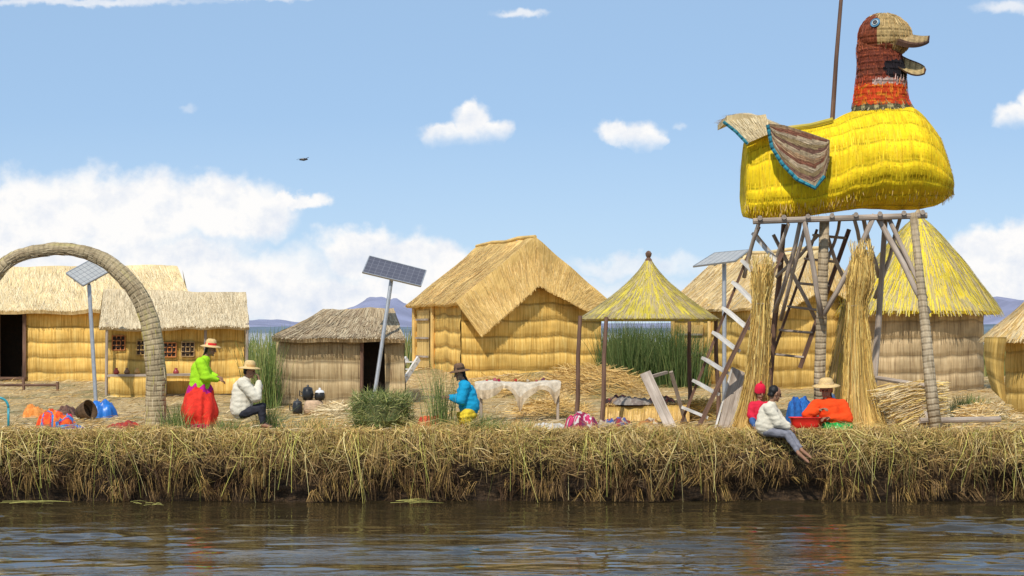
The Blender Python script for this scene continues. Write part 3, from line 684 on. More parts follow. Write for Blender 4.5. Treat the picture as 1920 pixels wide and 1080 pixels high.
# ------------------------------------------------------------------ duck tower
YD=34.3; kd=YD/F
def duck():
    g=GZ(1600,YD); rt=root('duck_tower',g,'giant yellow reed duck on a tall timber lookout tower','lookout tower')
    ST=[(1393,330,385,.36),(1394,268,406,.52),(1420,254,412,.62),(1450,248,411,.68),(1500,242,406,.76),(1550,231,400,.86),(1585,214,394,1.00),(1625,200,392,1.16),(1668,196,393,1.24),(1705,201,393,1.22),(1730,219,391,1.10),(1750,247,387,.94),(1765,282,380,.74),(1775,312,372,.54),(1781,338,362,.26),(1782,347,354,.02)]
    n=len(ST)-1; arc=[0]
    for i in range(n): arc.append(arc[-1]+math.hypot(ST[i+1][0]-ST[i][0],(ST[i+1][3]-ST[i][3])/kd)*kd)
    def par(s):
        L=max(0,min(1,s))*arc[-1]
        for i in range(n):
            if L<=arc[i+1] or i==n-1: break
        f=(L-arc[i])/(arc[i+1]-arc[i]); f=max(0,min(1,f))
        out=[]
        for c in range(4):
            p0,p1,p2,p3=[ST[max(0,min(n,i+d))][c] for d in(-1,0,1,2)]
            lin=p1*(1-f)+p2*f
            cr_=.5*(2*p1+(p2-p0)*f+(2*p0-5*p1+4*p2-p3)*f*f+(3*p1-p0-3*p2+p3)*f**3)
            out.append(lin*.3+cr_*.7 if 1<i<n-1 else lin)
        return out
    def fn(s,t):
        px,pt,pb,w=par(s); c=math.cos(2*PI*t); s_=math.sin(2*PI*t); e=.74+.28*sm(1500,1640,px)
        ez=e-.10*(1 if c<0 else 0)
        cz=(pt+pb)/2; h=(pb-pt)/2
        v=abs(t-.5)*4.6
        bul=1+.022*abs(math.sin(PI*(v/.27+.05*math.sin(s*40))))**.7
        y=-w*bul*math.copysign(abs(s_)**e,s_)*(1-.20*c); z=math.copysign(abs(c)**ez,c)
        p=P(px,cz-h*z,YD)
        return p+V((.015*nz(px*.05,t*9),y+.035*nz(px*.03,t*9),.025*nz(px*.03,t*8,3)))
    mb=MB()
    mb.grid(fn,80,120,uvf=lambda s,t:(s*arc[-1]*1.0,abs(t-.5)*4.6))
    cc=P(1393,352,YD)
    for i in range(60): mb.poly([cc,fn(0,i/60),fn(0,(i+1)/60)])
    mb.straws(lambda s,t:fn(s,.06+.36*t),2800,.09,.013,YEL,-.008,fringe=350,jit=.002)
    mb.straws(lambda s,t:fn(s,.94-.36*t),800,.09,.013,YEL,.006,fringe=100,jit=.002)
    mb.mi=1
    for k in range(760):
        s=U(0,1) if k>420 else U(0,.45); p=fn(s,U(.36,.44)); d=V((U(-.03,.03),U(-.02,.02),-U(.04,.11))); mb.blade([p+V((0,-.02,.05)),p+d*.5+V((0,-.02,0)),p+d+V((0,-.02,0))],.012,tuple(V(CH(YEL+STRAW[:2]))*U(.7,1.1)),.5)
    mb.build('body',['yellow','blade'],rt)
    mb=MB(); mb.tube([P(1478,240,YD-.3),P(1520,235,YD-.35),P(1562,224,YD-.4)],.04,8); mb.build('back_rim','yroof',rt)
    nk=[(1656,216,60),(1655,204,56),(1652,190,50.5),(1651,172,48),(1652,155,46.5),(1653,138,44.5),(1651,120,42.5),(1648,102,41),(1646,86,39),(1648,68,36)]
    ncol=[(.10,.10,.05),(.12,.10,.05),(.66,.09,.015),(.62,.08,.015),(.30,.055,.025),(.16,.04,.022),(.19,.042,.022),(.22,.05,.025),(.26,.07,.03)]
    P3=[P(a_,b_,YD) for a_,b_,c_ in nk]
    def nf(s,t):
        k=t*(len(nk)-1); i=min(int(k),len(nk)-2); f=k-i
        p=P3[i]*(1-f)+P3[i+1]*f; r=(nk[i][2]*(1-f)+nk[i+1][2]*f)*kd; an=2*PI*s
        r*=1+.010*abs(math.sin(t*45))+.02*nz(math.cos(an)*3,math.sin(an)*3,t*5)
        return p+V((math.cos(an)*r,math.sin(an)*r*.92,0))
    def nc(s,t):
        k=t*(len(nk)-1); an=(s*2*PI+.7)%(2*PI); fr=math.cos(an); jg=.45*nz(math.cos(an)*5,math.sin(an)*5)+.2*nz(s*60,3)
        kk=k+jg; i=max(0,min(int(kk+.5),len(ncol)-1)); c=V(ncol[i])
        if kk<1.3: c=V((.13,.11,.06)) if int(s*40)%3 else V((.5,.42,.2))
        elif kk<3.6: c=V((.74,.075,.012)) if nz(s*30,k*3)<.15 else V((.80,.24,.02))
        elif kk<4.2 and fr>.15: c=V((.50,.36,.32))
        dd=((fr-1)/.42)**2+((k-5.2)/1.05)**2
        if dd<1+.3*nz(s*40,k*3): c=V((.02,.015,.02))
        elif kk>3.6 and nz(s*40,k*5,3)>.2: c=c*1.4+V((.06,.015,.0))
        return tuple(c*U(.75,1.2))
    mb=MB(); mb.grid(nf,90,70,uvf=lambda s,t:(s*2.8,t*1.6),colf=nc)
    mb.mi=1
    for k in range(900):
        s=U(0,1);t=U(.1,.95); p=nf(s,t); q=nf(s+U(-.01,.01),min(1,t+.07)); cx_=p-V((P3[5].x,YD,p.z)); cx_=cx_.normalized()*.012; mb.blade([p+cx_,q+cx_*1.3],.013,nc(s,t),.6)
    mb.build('neck',['white','blade'],rt,smooth=True)
    mb=MB()
    for k in range(620):
        an=U(0,2*PI); r=56*kd; p=P3[0]+V((math.cos(an)*r*.92,math.sin(an)*r*.86,.10)); d=V((math.cos(an)*.12,math.sin(an)*.12,-U(.06,.14)))
        mb.blade([p,p+d*.5+V((0,0,.02)),p+d],.02,tuple(V(CH([(.08,.08,.045),(.45,.38,.2),(.16,.14,.07),(.10,.10,.05)]))*U(.7,1.2)),.4)
    mb.build('neck_collar','blade',rt)
    hc=P(1657,69,YD); yaw=math.radians(-14); Rz_=Matrix.Rotation(yaw,3,'Z')
    def hf(s,t):
        an=2*PI*s; th=PI*t; x=math.sin(th)*math.cos(an); y=math.sin(th)*math.sin(an); z=math.cos(th)
        r=V((x*50*kd*(1+.05*x)*(1-.03*z),y*.46*(1-.12*x),z*44*kd*(1-.05*x)))
        return hc+Rz_@r
    def hcf(s,t):
        x=math.sin(PI*t)*math.cos(2*PI*s)+.15*nz(s*12,t*9); z=math.cos(PI*t)
        if (x>-.22 and z>-.40+.3*nz(s*8,t*5)) or z>.93: c=(.66,.46,.20)
        elif x>.30: c=(.55,.36,.16)
        else: c=(.28,.07,.03)
        return tuple(V(c)*U(.72,1.15))
    mb=MB(); mb.grid(hf,60,40,uvf=lambda s,t:(s*2.4,t*1.3),colf=hcf)
    mb.mi=1
    for k in range(600):
        s=U(0,1);t=U(.05,.7); p=hf(s,t); q=hf(s,t+.12); nn=(p-hc).normalized()*.008
        c=hcf(s,t); mb.blade([p+nn,q+nn*1.8],.014,tuple(V(c)*U(.65,1.2)),.6)
    hd=mb.build('head',['white','blade'],rt,smooth=True)
    def bill(name,A,B,wid0,wid1,curve,cols,th0,th1,sag,roll):
        A=V(A);B=V(B); mb=MB(); dvec=(B-A); side=Rz_@V((0,math.cos(roll),math.sin(roll))); up=side.cross(dvec).normalized(); up=up if up.z>0 else -up
        def pf(s,t,o):
            w_=(wid0*(1-t)+wid1*t+.04*math.sin(PI*t))*math.sqrt(max(0,1-max(0,(t-.62)/.38)**2.2))
            a_=(2*s-1)
            return A+dvec*t+side*a_*w_+up*(curve*math.sin(PI*t*.8)+sag*(1-a_*a_)*(1-t*.4)-o*(th0*(1-t)+th1*t)*(1-.6*a_*a_))
        for o in (0,1): mb.grid(lambda s,t:pf(s,t,o),16,22,uvf=lambda s,t:(s*.6,t*.8),colf=lambda s,t:tuple(V(cols[2] if (s<.07 or s>.93 or t>.94) else cols[0] if o==0 else cols[1])*U(.78,1.12)))
        mb.col=cols[2]; mb.grid(lambda s,t:pf(0,s,t),22,1); mb.grid(lambda s,t:pf(1,s,t),22,1); mb.col=(1,1,1)
        mb.build(name,'white',hd,smooth=True)
    bill('upper_bill',hc+Rz_@V((.18,0,.02)),P(1743,71,YD-.25),.38,.25,-.09,((.58,.40,.19),(.42,.24,.10),(.16,.08,.05)),.26,.09,.16,.28)
    bill('lower_bill',hc+Rz_@V((.08,0,-.27)),P(1739,124,YD-.3),.26,.34,-.12,((.72,.52,.24),(.60,.42,.19),(.18,.09,.05)),.06,.06,-.06,.50)
    for sg in (-1,1):
        p=hc+Rz_@V((-.13,sg*.42,.19)); nn=Rz_@V((-.15,sg,.32)).normalized()
        def disc(r,o,c,name,par_):
            mb=MB(); mb.col=c; a1=nn.orthogonal().normalized(); a2=nn.cross(a1)
            ring=[p+nn*(.02+o)+(a1*math.cos(k*PI/10)+a2*math.sin(k*PI/10)*.85)*r for k in range(21)]
            mb.poly(ring[:20]); mb.tube(ring,.010,5,False); return mb.build(name,'plastic',par_)
        disc(.085,0,(.06,.24,.40),'eye',hd); disc(.050,.012,(.60,.64,.62),'eyeball',hd); disc(.032,.022,(.02,.02,.03),'pupil',hd)
    outline=[(1440,234),(1470,237),(1512,250),(1554,264),(1553,300),(1545,330),(1528,352),(1495,336),(1468,308),(1448,276)]
    wcol=[(.46,.28,.15),(.30,.12,.07),(.60,.46,.30),(.38,.27,.13),(.26,.13,.09),(.56,.42,.26)]
    for sg in (-1,1):
        yy=YD+sg*.98; mb=MB()
        def P2(px,py,o=0):
            u_=(px-1440)/120
            return P(px,py,yy+sg*(o+.02+.04*u_+.05*math.sin(u_*3)))
        def yr(px):
            ys_=[]
            for i in range(len(outline)):
                (x0,y0),(x1,y1)=outline[i],outline[(i+1)%len(outline)]
                if (x0-px)*(x1-px)<=0 and x0!=x1: ys_.append(y0+(y1-y0)*(px-x0)/(x1-x0))
            return min(ys_),max(ys_)
        def wf(s,t,o=0):
            px=1440.5+113*s; a_,b_=yr(px); return P2(px,a_+(b_-a_)*t,o)
        for o in (0,.05):
            mb.grid(lambda s,t:wf(s,t,o),40,30,uvf=lambda s,t:(t*1.0,s*1.1),colf=lambda s,t:tuple(V(wcol[int(t*11+1.5*s)%6])*U(.75,1.15)))
        wg=mb.build('wing',['white'],rt)
        mb=MB(); mb.col=(.05,.30,.40)
        pl=[P2(a_,b_,.025) for a_,b_ in outline+outline[:1]]; mb.tube(pl[5:],.042,7); mb.col=(.28,.19,.11); mb.tube(pl[:6],.025,7); mb.build('wing_edge','white',wg)
        mb=MB()
        for k in range(260):
            s=U(0,.9);t=U(.03,.97); p=wf(s,t,.055); q=wf(min(1,s+.12),t,.06)
            mb.blade([p,q],.011,tuple(V(wcol[int(t*11+1.5*s)%6])*U(.5,1.4)),.6,side=V((0,0,1)))
        mb.build('wing_reeds','blade',wg)
    def tf(s,t,o=0):
        px=1480+(1354-1480)*t; top=[240,228,214,207,211,226]; k=max(0,min(5,t*5)); i=min(int(k),4); f=k-i
        py=top[i]*(1-f)+top[i+1]*f; y=(2*s-1)*(.56+.2*t)
        return P(px,py,YD)+V((0,y,-.20*(1-t)*abs(2*s-1)-.05*o-.10*(1-s)*math.sin(PI*max(0,min(1,t)))))
    mb=MB()
    for o in (0,2): mb.grid(lambda s,t:tf(s,t,o),16,14,du=1.4,dv=1.3)
    mb.grid(lambda s,t:tf(0,s,2*t),14,1,du=1.2,dv=.1); mb.grid(lambda s,t:tf(s,1,2*t),14,1,du=1.2,dv=.1)
    mb.straws(lambda s,t:tf(s,t),500,.2,.016,PALE,.012,jit=.01,fringe=120)
    nf_=bil(P(1356,227,YD-.76),P(1436,214,YD-.76),P(1444,250,YD-.78),P(1402,268,YD-.76))
    mb.grid(nf_,12,8,du=.9,dv=.4); mb.straws(nf_,340,.35,.014,PALE,-.012,jit=.02)
    tl=mb.build('tail',['roofpale','blade'],rt)
    mb=MB(); mb.col=(.05,.28,.36); mb.tube([P(1356,228,YD-.78),P(1380,247,YD-.78),P(1402,270,YD-.78)],.03,6); mb.build('tail_edge','white',tl)
    for (a_,b_,Y_) in (((1412,415),(1738,404),YD-.80),((1412,415),(1738,404),YD+.8)):
        mb=MB(); mb.tube([P(*a_,Y_),P(*b_,Y_)],.055,9); mb.build('deck_beam','wood',rt)
    for px in (1425,1470,1515,1560,1605,1650,1695,1730):
        mb=MB(); yy=415-(px-1412)*.035; mb.tube([P(px,yy-6,YD-.95),P(px,yy-6,YD+.95)],.045,8); mb.build('deck_joist','wood',rt)
    def pole(name,a_,b_,Ya,Yb,r0_,r1_,mat,ground=False):
        A=P(*a_,Ya); B=P(*b_,Yb)
        if ground: B=GZ(b_[0],Yb); B.z-=.15
        mid=(A+B)/2+V((U(-.05,.05),0,0)); mb=MB(); mb.tube([A,A.lerp(mid,.5)+V((U(-.02,.02),0,0)),mid,mid.lerp(B,.5)+V((U(-.02,.02),0,0)),B],[r0_,r0_*1.05,(r0_+r1_)/2,r1_*.95,r1_],10); mb.build(name,mat,rt,smooth=True)
    pole('column',(1546,408),(1537,0),33.9,34.3,.09,.11,'wrap',True)
    pole('column',(1712,400),(1757,0),33.5,32.75,.07,.11,'wrap',True)
    pole('column',(1470,420),(1437,0),35.3,35.5,.05,.06,'darkwood',True)
    pole('column',(1660,408),(1632,0),35.2,35.4,.05,.07,'wood',True)
    for a_,b_,Ya,Yb,r in (((1640,402),(1543,592),33.5,33.8,.045),((1644,404),(1742,588),33.6,33.2,.05),((1664,404),(1736,560),33.6,33.3,.04),
        ((1508,414),(1541,592),33.5,33.8,.045),((1500,418),(1452,585),33.6,34.6,.04),((1512,418),(1464,600),34.0,35.0,.035),((1478,420),(1440,560),33.8,35.,.035),
        ((1548,430),(1592,540),34.5,35.3,.035),((1618,405),(1648,520),35.,35.4,.04),((1690,402),(1640,560),35.,35.4,.035),((1423,418),(1395,520),34.,34.6,.035),((1600,404),(1625,520),33.8,34.9,.035),
        ((1450,440),(1530,600),35.2,35.4,.035),((1535,440),(1455,520),34.8,35.3,.03),((1575,408),(1548,500),34.9,34.2,.03),((1655,430),(1720,520),35.2,34.6,.03)):
        pole('brace',a_,b_,Ya,Yb,r,r*1.1,'wood')
duck()
mb=MB(); mb.tube([P(1560,235,34.3),P(1568,110,34.3),P(1577,0,34.3),P(1583,-90,34.3)],[.045,.04,.035,.03],8)
mb.build('mast','darkwood',label='thin dark mast rising out of the duck back',cat='mast')
def ladder(label,A0,A1,B0,B1,nt_,mat,tm,tw,t0=.08,t1=.95,th=.035):
    A0,A1,B0,B1=map(V,(A0,A1,B0,B1)); rt=root('ladder',(A0+B0)/2,label,'ladder')
    mb=MB(); mb.beam(A0,A1,.045,.07,(0,1,0)); mb.build('rail',mat,rt); mb=MB(); mb.beam(B0,B1,.07,.11,(0,1,0)); mb.build('rail',mat,rt)
    for i in range(nt_):
        t=t0+(t1-t0)*i/(nt_-1)+U(-.008,.008); mb=MB(); mb.beam(A0.lerp(A1,t)+V((-.03,-.03,.03+U(-.02,.02))),B0.lerp(B1,t)+V((0,-.03,-.03+U(-.02,.02))),tw,th,(.4,0,1)); mb.build('tread',tm,rt)
ladder('long dark ladder with whitish treads climbing to the duck tail',GZ(1276,34.6),P(1424,425,34.5),GZ(1308,33.2),P(1466,475,33.9),8,'darkwood','palewood',.15,th=.055)
ladder('short inner ladder between the tower legs',P(1440,690,35.6),P(1532,430,35.5),P(1500,690,35.3),P(1592,430,35.2),6,'darkwood','wood',.10)
GOLD=[(.90,.63,.18),(.84,.56,.15),(.93,.71,.26),(.70,.45,.12),(.44,.29,.09)]
def bundle(label,prof,Y,n,cols,ties=(),name='reed_bundle'):
    rt=root(name,GZ(prof[-1][0],Y),label,'reed bundle')
    mb=MB(); k_=Y/F; pts=[P(a,b,Y) for a,b,c in prof]; rad=[c*k_*.80 for a,b,c in prof]
    N=len(pts)
    def core(s,t):
        k=t*(N-1); i=min(int(k),N-2); f=k-i; p=pts[i].lerp(pts[i+1],f); r=rad[i]*(1-f)+rad[i+1]*f; an=2*PI*s
        return p+V((math.cos(an),math.sin(an),0))*r*(1+.16*nz(math.cos(an)*5,math.sin(an)*5,t*1.5))
    mb.grid(core,40,24,uvf=lambda s,t:(s*.9,t*3))
    mb.mi=1
    for q in range(n):
        an=U(0,2*PI); t0_=0 if U(0,1)<.3 else U(0,.85); t1_=min(1.,t0_+U(.15,.6)); an2=an+U(-.8,.8); K=5; pl=[]; rr=U(.95,1.3)
        for i in range(K):
            t=t0_+(t1_-t0_)*i/(K-1); k=t*(N-1); j=min(int(k),N-2); f=k-j; p=pts[j].lerp(pts[j+1],f); r=rad[j]*(1-f)+rad[j+1]*f; aa=an*(1-t)+an2*t
            loose=U(0,.06)*(1 if i in(0,K-1) else .3)
            pl.append(p+V((math.cos(aa),math.sin(aa),0))*(r*rr+.004+loose))
        if t0_==0: pl[0]=pl[0]+V((U(-.10,.10),U(-.1,.1),U(-.30,.20)))
        if t1_>=1: pl[-1]=pl[-1]+V((U(-.14,.12),U(-.08,.08),0))
        mb.blade(pl,U(.007,.015),tuple(V(CH(cols))*U(.6,1.15)),.7)
    mb.build('stalks',['roof','blade'],rt)
    for (px,py,hw) in ties:
        p=P(px,py,Y); mb=MB(); mb.tube([p+V((math.cos(a*PI/10)*hw*k_,math.sin(a*PI/10)*hw*k_,.01*math.sin(a))) for a in range(21)],.016,6,False); mb.build('tie','wood',rt)
bundle('upright golden reed bundle beside the ladder, left of the boy',[(1430,496,17),(1429,530,19),(1427,570,13),(1425,620,16),(1421,690,20),(1414,750,26),(1403,812,33)],33.0,720,GOLD,[(1427,570,13)])
bundle('upright golden reed bundle under the duck, right of the orange cardigan',[(1616,468,12),(1615,500,21),(1613,532,25),(1606,574,14),(1607,640,21),(1609,710,27),(1613,765,37),(1618,815,47)],33.1,900,GOLD,[(1606,574,14.5)])
bundle('slanted yellow reed bundle standing behind the big upright bundle',[(1592,560,10),(1586,600,12),(1578,650,14),(1570,705,17),(1563,760,20)],36.2,160,YG+STRAW)
# ------------------------------------------------------------------ reed clumps
def clump(label,px,Y,wpx,hpx,n,cols,lean=.15,bw=.014,depth=.4,name='reed_clump',hmin=.45):
    g=GZ(px,Y); k_=Y/F; mb=MB()
    for q in range(n):
        dx=max(-.55,min(.55,random.gauss(0,.25)))*wpx*k_; dy=U(-depth,depth); p=V((g.x+dx,Y+dy,0)); p.z=gz(p.x,p.y)-.02
        h=hpx*k_*U(hmin,1.05)*(1-.3*abs(dx)/(wpx*k_+.01)); le=V((random.gauss(0,lean)+dx*.15,random.gauss(0,lean),1)).normalized()*h; bd=V((le.x,le.y,-.1*h))*U(0,.6)
        mb.blade([p,p+le*.35,p+le*.7+bd*.4,p+le+bd],bw*U(.6,1.3),tuple(V(CH(cols))*U(.7,1.3)),.15)
    return mb.build(name,'blade',label=label,cat='reeds')
clump('green reed clump at the foot of the arch, right side',330,32.8,60,62,220,GREEN,.22)
clump('tall green reeds growing between the stall and the brown hut',495,40.5,56,150,420,GREEN,.1,.02)
clump('green grass in front of the seated man in white',425,32.45,110,34,360,GREEN+STRAW[:1],.35,.011)
clump('green grass clump right of the seated man in white',508,33.4,44,70,160,GREEN,.2,.011)
clump('tall thin reeds beside the woman in blue',826,32.9,56,155,170,GREEN,.12,.012)
clump('green grass at the knees of the woman in blue',905,32.5,90,44,300,GREEN,.3,.011)
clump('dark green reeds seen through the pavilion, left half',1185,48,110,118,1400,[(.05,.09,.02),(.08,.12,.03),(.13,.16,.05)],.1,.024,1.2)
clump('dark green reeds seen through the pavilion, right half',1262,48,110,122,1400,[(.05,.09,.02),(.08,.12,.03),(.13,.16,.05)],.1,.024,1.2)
clump('green reeds between the round hut and the far right hut',1822,37.5,70,50,500,GREEN,.25,.018,.8)
clump('low green grass left of the brown hut pots',590,32.9,110,38,320,GREEN+STRAW,.4,.011)
clump('sparse green grass in front of the white draped table',980,32.6,120,30,320,GREEN+STRAW,.4,.011)
g=GZ(716,33.5); mb=MB()
mb.col=(.09,.10,.03); mb.lathe(g-V((0,0,.05)),[(.42,0),(.50,.2),(.48,.44),(.36,.58),(.15,.62),(0,.60)],32,rf=lambda a,t:1+.22*nz(math.cos(a)*2.5,math.sin(a)*2.5,t*3))
for k in range(3400):
    an=U(0,2*PI); z=U(0,.54); r=U(.40,.58)*(1+.2*nz(math.cos(an)*2.5,math.sin(an)*2.5,z*4))
    if k>1900: r=.52*math.sqrt(U(0,1)); z=U(.42,.62)
    p=g+V((math.cos(an)*r,math.sin(an)*r,z)); dd=V((math.cos(an)*U(-.2,.9)-math.sin(an)*U(-1,1),math.sin(an)*U(-.2,.9)+math.cos(an)*U(-1,1),U(-.4,1.3)))
    dd=dd.normalized()*U(.06,.24); mb.blade([p,p+dd*.6,p+dd+V((0,0,-.03))],U(.007,.014),tuple(V(CH(GREEN+[(.40,.40,.12),(.5,.45,.2)]))*U(.6,1.25)),.2)
mb.build('reed_bush','blade',label='dense rounded bush of green reeds left of the woman in blue',cat='reed bush')
# ------------------------------------------------------------------ straw heaps
def straw_heap(label,px,Y,wpx,h,n,cols,ang=0,sp=.5,L=(.3,.8),dpt=.8,name='straw_pile'):
    g=GZ(px,Y); k_=Y/F; W_=wpx*k_/2; mb=MB()
    H=lambda u,v:h*max(0,1-u*u-v*v)**.6*(1+.3*nz(u*3+px,v*3))
    mb.grid(lambda s,t:g+V(((2*s-1)*W_,(2*t-1)*dpt,H(2*s-1,2*t-1)-.04)),20,14,du=2*W_,dv=2*dpt)
    mb.mi=1
    for q in range(n):
        u=U(-1,1);v=U(-1,1)
        if u*u+v*v>1: continue
        p=g+V((u*W_,v*dpt,H(u,v)+U(-.02,.05))); an=ang+random.gauss(0,sp); l=U(*L)
        d=V((math.cos(an),U(-.3,.3),math.sin(an)*.55))*l*.5
        e=p+d; f=p-d; e.z=max(e.z,g.z+.0); f.z=max(f.z,g.z+.0)
        mb.blade([f,p,e],U(.009,.018),tuple(V(CH(cols))*U(.6,1.15)),.5)
    return mb.build(name,['ground','blade'],label=label,cat='reed pile')
straw_heap('heap of golden cut reeds in front of the large house',1110,44,200,.62,2000,STRAW,-.2,.6)
straw_heap('low heap of reeds behind the white draped table',960,44,180,.4,900,STRAW,.1,.6)
straw_heap('low pile of straw under the pavilion',1040,38,130,.25,600,STRAW,.1,.6)
straw_heap('loose straw heap behind the far right beam',1850,36,110,.32,800,STRAW+PALE,.1,.8,(.15,.45))
straw_heap('straw heap beside the pots in front of the brown hut',640,38,90,.15,300,PALE,.1,.6)
straw_heap('ragged golden straw mound between the pavilion and the ladder',1320,36.5,90,.35,700,GOLD,.2,.9,(.15,.5),.5)
mb=MB()
for k in range(4200):
    t=U(0,1); a_=P(1785-U(0,30),716+66*t+U(-6,6),33.7+U(-.25,.4)); b_=P(1636+62*t+U(-14,12),738+70*t+U(-9,11),33.0+U(-.25,.3))
    b_.z=max(b_.z,gz(b_.x,b_.y)+.02); a_.z=max(a_.z,gz(a_.x,a_.y)+.02); l0=U(0,.45); A_=a_.lerp(b_,l0); B_=a_.lerp(b_,min(1,l0+U(.4,.8))); mid=(A_+B_)/2+V((0,0,.03+U(-.04,.06)))
    mb.blade([A_,mid,B_],U(.008,.014),tuple(V(CH(PALE[:3]+PALE[:3]+GOLD[:3]))*U(.8,1.15)),.8)
mb.build('cut_reeds','blade',label='fan shaped pile of pale cut reeds beside the right tower leg',cat='reed pile')
# ------------------------------------------------------------------ clutter
def heap(name,label,cat,px,Y,wpx,h,cols,dpt=.3,mat='cloth',seed=0,dz=0,group=None,pw=3.5):
    g=GZ(px,Y)+V((0,0,dz)); k_=Y/F; W_=wpx*k_/2; mb=MB(); fk=min(1,.26/h)
    def fn(s,t):
        an=2*PI*s; r=t; rr=1+.2*nz(math.cos(an)*1.5+seed,math.sin(an)*1.5)+.05*math.sin(an*9+seed)*t
        x=math.cos(an)*r*W_*rr; y=math.sin(an)*r*dpt*rr
        fold=(abs(nz(x*6+seed,y*6,1))*.6+abs(nz(x*13+seed,y*13,2))*.3)*fk
        return g+V((x,y,h*(max(0,1-r**pw)**.6)*(.55+.30*(1-fk)+.25*nz(x*3+seed,y*3)*fk+fold)-.01))
    def cf(s,t):
        an=2*PI*s; v=nz(math.cos(an)*t*1.8+seed*3,math.sin(an)*t*1.8,seed)
        return tuple(V(cols[int((v+.5)*len(cols)*1.3)%len(cols)])*U(.92,1.05))
    mb.grid(fn,64,24,colf=cf)
    return mb.build(name,mat,smooth=True,label=label,cat=cat,group=group)
heap('cloth_bundle','orange and red cloth bundle with blue edge on the ground at left','cloth bundle',104,33.6,76,.40,[(.85,.12,.02),(.80,.06,.02),(.85,.2,.03),(.05,.2,.5),(.6,.03,.06)],.3,seed=1)
heap('cloth_bundle','flat teal and purple cloth beside the orange bundle','cloth',128,33.2,60,.12,[(.03,.25,.38),(.2,.05,.2),(.05,.15,.45)],.25,seed=2)
heap('tarpaulin','crumpled bright blue tarpaulin behind the arch','tarpaulin',190,37.5,66,.38,[(.01,.13,.48),(.02,.18,.6)],.35,'plastic',seed=3)
heap('cloth_bundle','small orange cloth behind the dark basket at far left','cloth',66,37.5,44,.28,[(.75,.25,.05),(.8,.32,.08)],.3,seed=4)
heap('cloth_bundle','dark brown blanket heap behind the orange bundle','cloth',122,37.6,44,.26,[(.14,.07,.05),(.22,.12,.08),(.1,.05,.04)],.3,seed=24)
heap('cloth','dark red cloth spread on the straw left of the arch foot','cloth',232,33.4,56,.14,[(.45,.05,.03),(.3,.05,.04)],.25,seed=5)
heap('cloth_bundle','blue cloth bundle between boy and orange cardigan','cloth bundle',1500,33.9,56,.62,[(.02,.12,.40),(.03,.16,.5),(.02,.08,.3)],.3,seed=6,pw=5)
heap('cloth','blue and grey cloth heap at the foot of the tower column','cloth',1548,34.9,50,.70,[(.03,.14,.4),(.2,.25,.3),(.05,.12,.3)],.3,seed=16,pw=5)
heap('cloth_bundle','pink and white patterned bundle at the pavilion post','cloth bundle',1092,32.9,62,.38,[(.50,.02,.10),(.6,.05,.15),(.6,.54,.5),(.30,.02,.07),(.15,.03,.08)],.28,seed=7)
heap('cloth','maroon and blue cloth on the straw just right of the patterned bundle','cloth',1152,33.6,70,.22,[(.32,.04,.05),(.06,.10,.28),(.45,.35,.25),(.12,.04,.06)],.3,seed=31)
heap('cloth','dusty orange and brown cloth in front of the reed bench','cloth',1222,33.9,60,.18,[(.50,.20,.06),(.22,.11,.06),(.55,.45,.32)],.28,seed=33)
heap('cloth','red cloth half hidden in the reeds left of blue cardigan','cloth',808,33.2,50,.30,[(.5,.06,.03),(.6,.12,.04)],.25,seed=8)
heap('green_bag','bright green plastic bag in front of orange cardigan','bag',1572,32.32,42,.18,[(.02,.42,.06),(.03,.5,.1)],.16,'plastic',seed=9)
heap('cloth','white cloth on the straw left of the patterned bundle','cloth',1030,33.4,70,.14,[(.6,.57,.52),(.5,.45,.38)],.25,seed=10)
def basket(label,px,Y,r,h,tilt,col):
    g=GZ(px,Y)+V((0,0,r*.55)); mb=MB(); mb.col=col
    mb.lathe(g,[(0,0),(r*.7,0),(r*.9,h*.5),(r,h),(r*.93,h),(r*.82,h*.5),(r*.6,.02),(0,.02)],24,axis=tilt); mb.build('basket','white',label=label,cat='basket',smooth=True)
basket('dark woven basket lying on its side beside the blue tarpaulin',150,36.8,.20,.28,(.8,-.4,.35),(.15,.09,.05))
mb=MB(); mb.col=(.03,.30,.36); g=GZ(2,33)
mb.tube([V((g.x-.05+.18*math.cos(t*PI/14),g.y,g.z+.38+.18*math.sin(t*PI/14))) for t in range(15)]+[V((g.x-.23,g.y,g.z-.02))],.022,8)
mb.tube([V((g.x+.13,g.y,g.z+.38)),V((g.x+.13,g.y,g.z-.02))],.022,8)
mb.build('metal_hoop','plastic',smooth=True,label='teal bent tube hoop standing at the left edge',cat='hoop')
g=GZ(588,38.5)
mb=MB(); mb.col=(.55,.38,.24); mb.lathe(g,[(0,0),(.19,0),(.22,.12),(.19,.26),(.16,.3),(.10,.3),(.09,.2),(0,.2)],24); mb.build('clay_stove','cloth',smooth=True,label='small tan clay stove under the pots in front of the brown hut',cat='stove')
def pot(label,c,col,lid,r=.11,h=.2):
    rt=root('cooking_pot',c,label,'pot',); mb=MB(); mb.col=col
    mb.lathe(c,[(0,0),(r*.8,0),(r,h*.35),(r*.95,h*.8),(r*.8,h)],20); mb.build('pot_body','plastic',rt,smooth=True)
    mb=MB(); mb.col=lid; mb.lathe(c+V((0,0,h)),[(r*.9,0),(r*.7,.04),(.02,.06),(.025,.09),(0,.1)],20); mb.build('lid','plastic',rt,smooth=True)
    mb=MB(); mb.col=(.02,.02,.02); mb.tube([c+V((-r,0,h*.7)),c+V((-r-.05,0,h*.9)),c+V((-r-.05,0,h*.4)),c+V((-r,0,h*.4))],.012,6); mb.build('handle','plastic',rt)
pot('sooty black pot on the clay stove, left of the white lidded pot',g+V((-.12,0,.30)),(.015,.015,.015),(.02,.02,.02),.12,.22)
pot('black pot with white lid on the clay stove',g+V((.13,-.03,.30)),(.02,.018,.016),(.75,.74,.72),.11,.16)
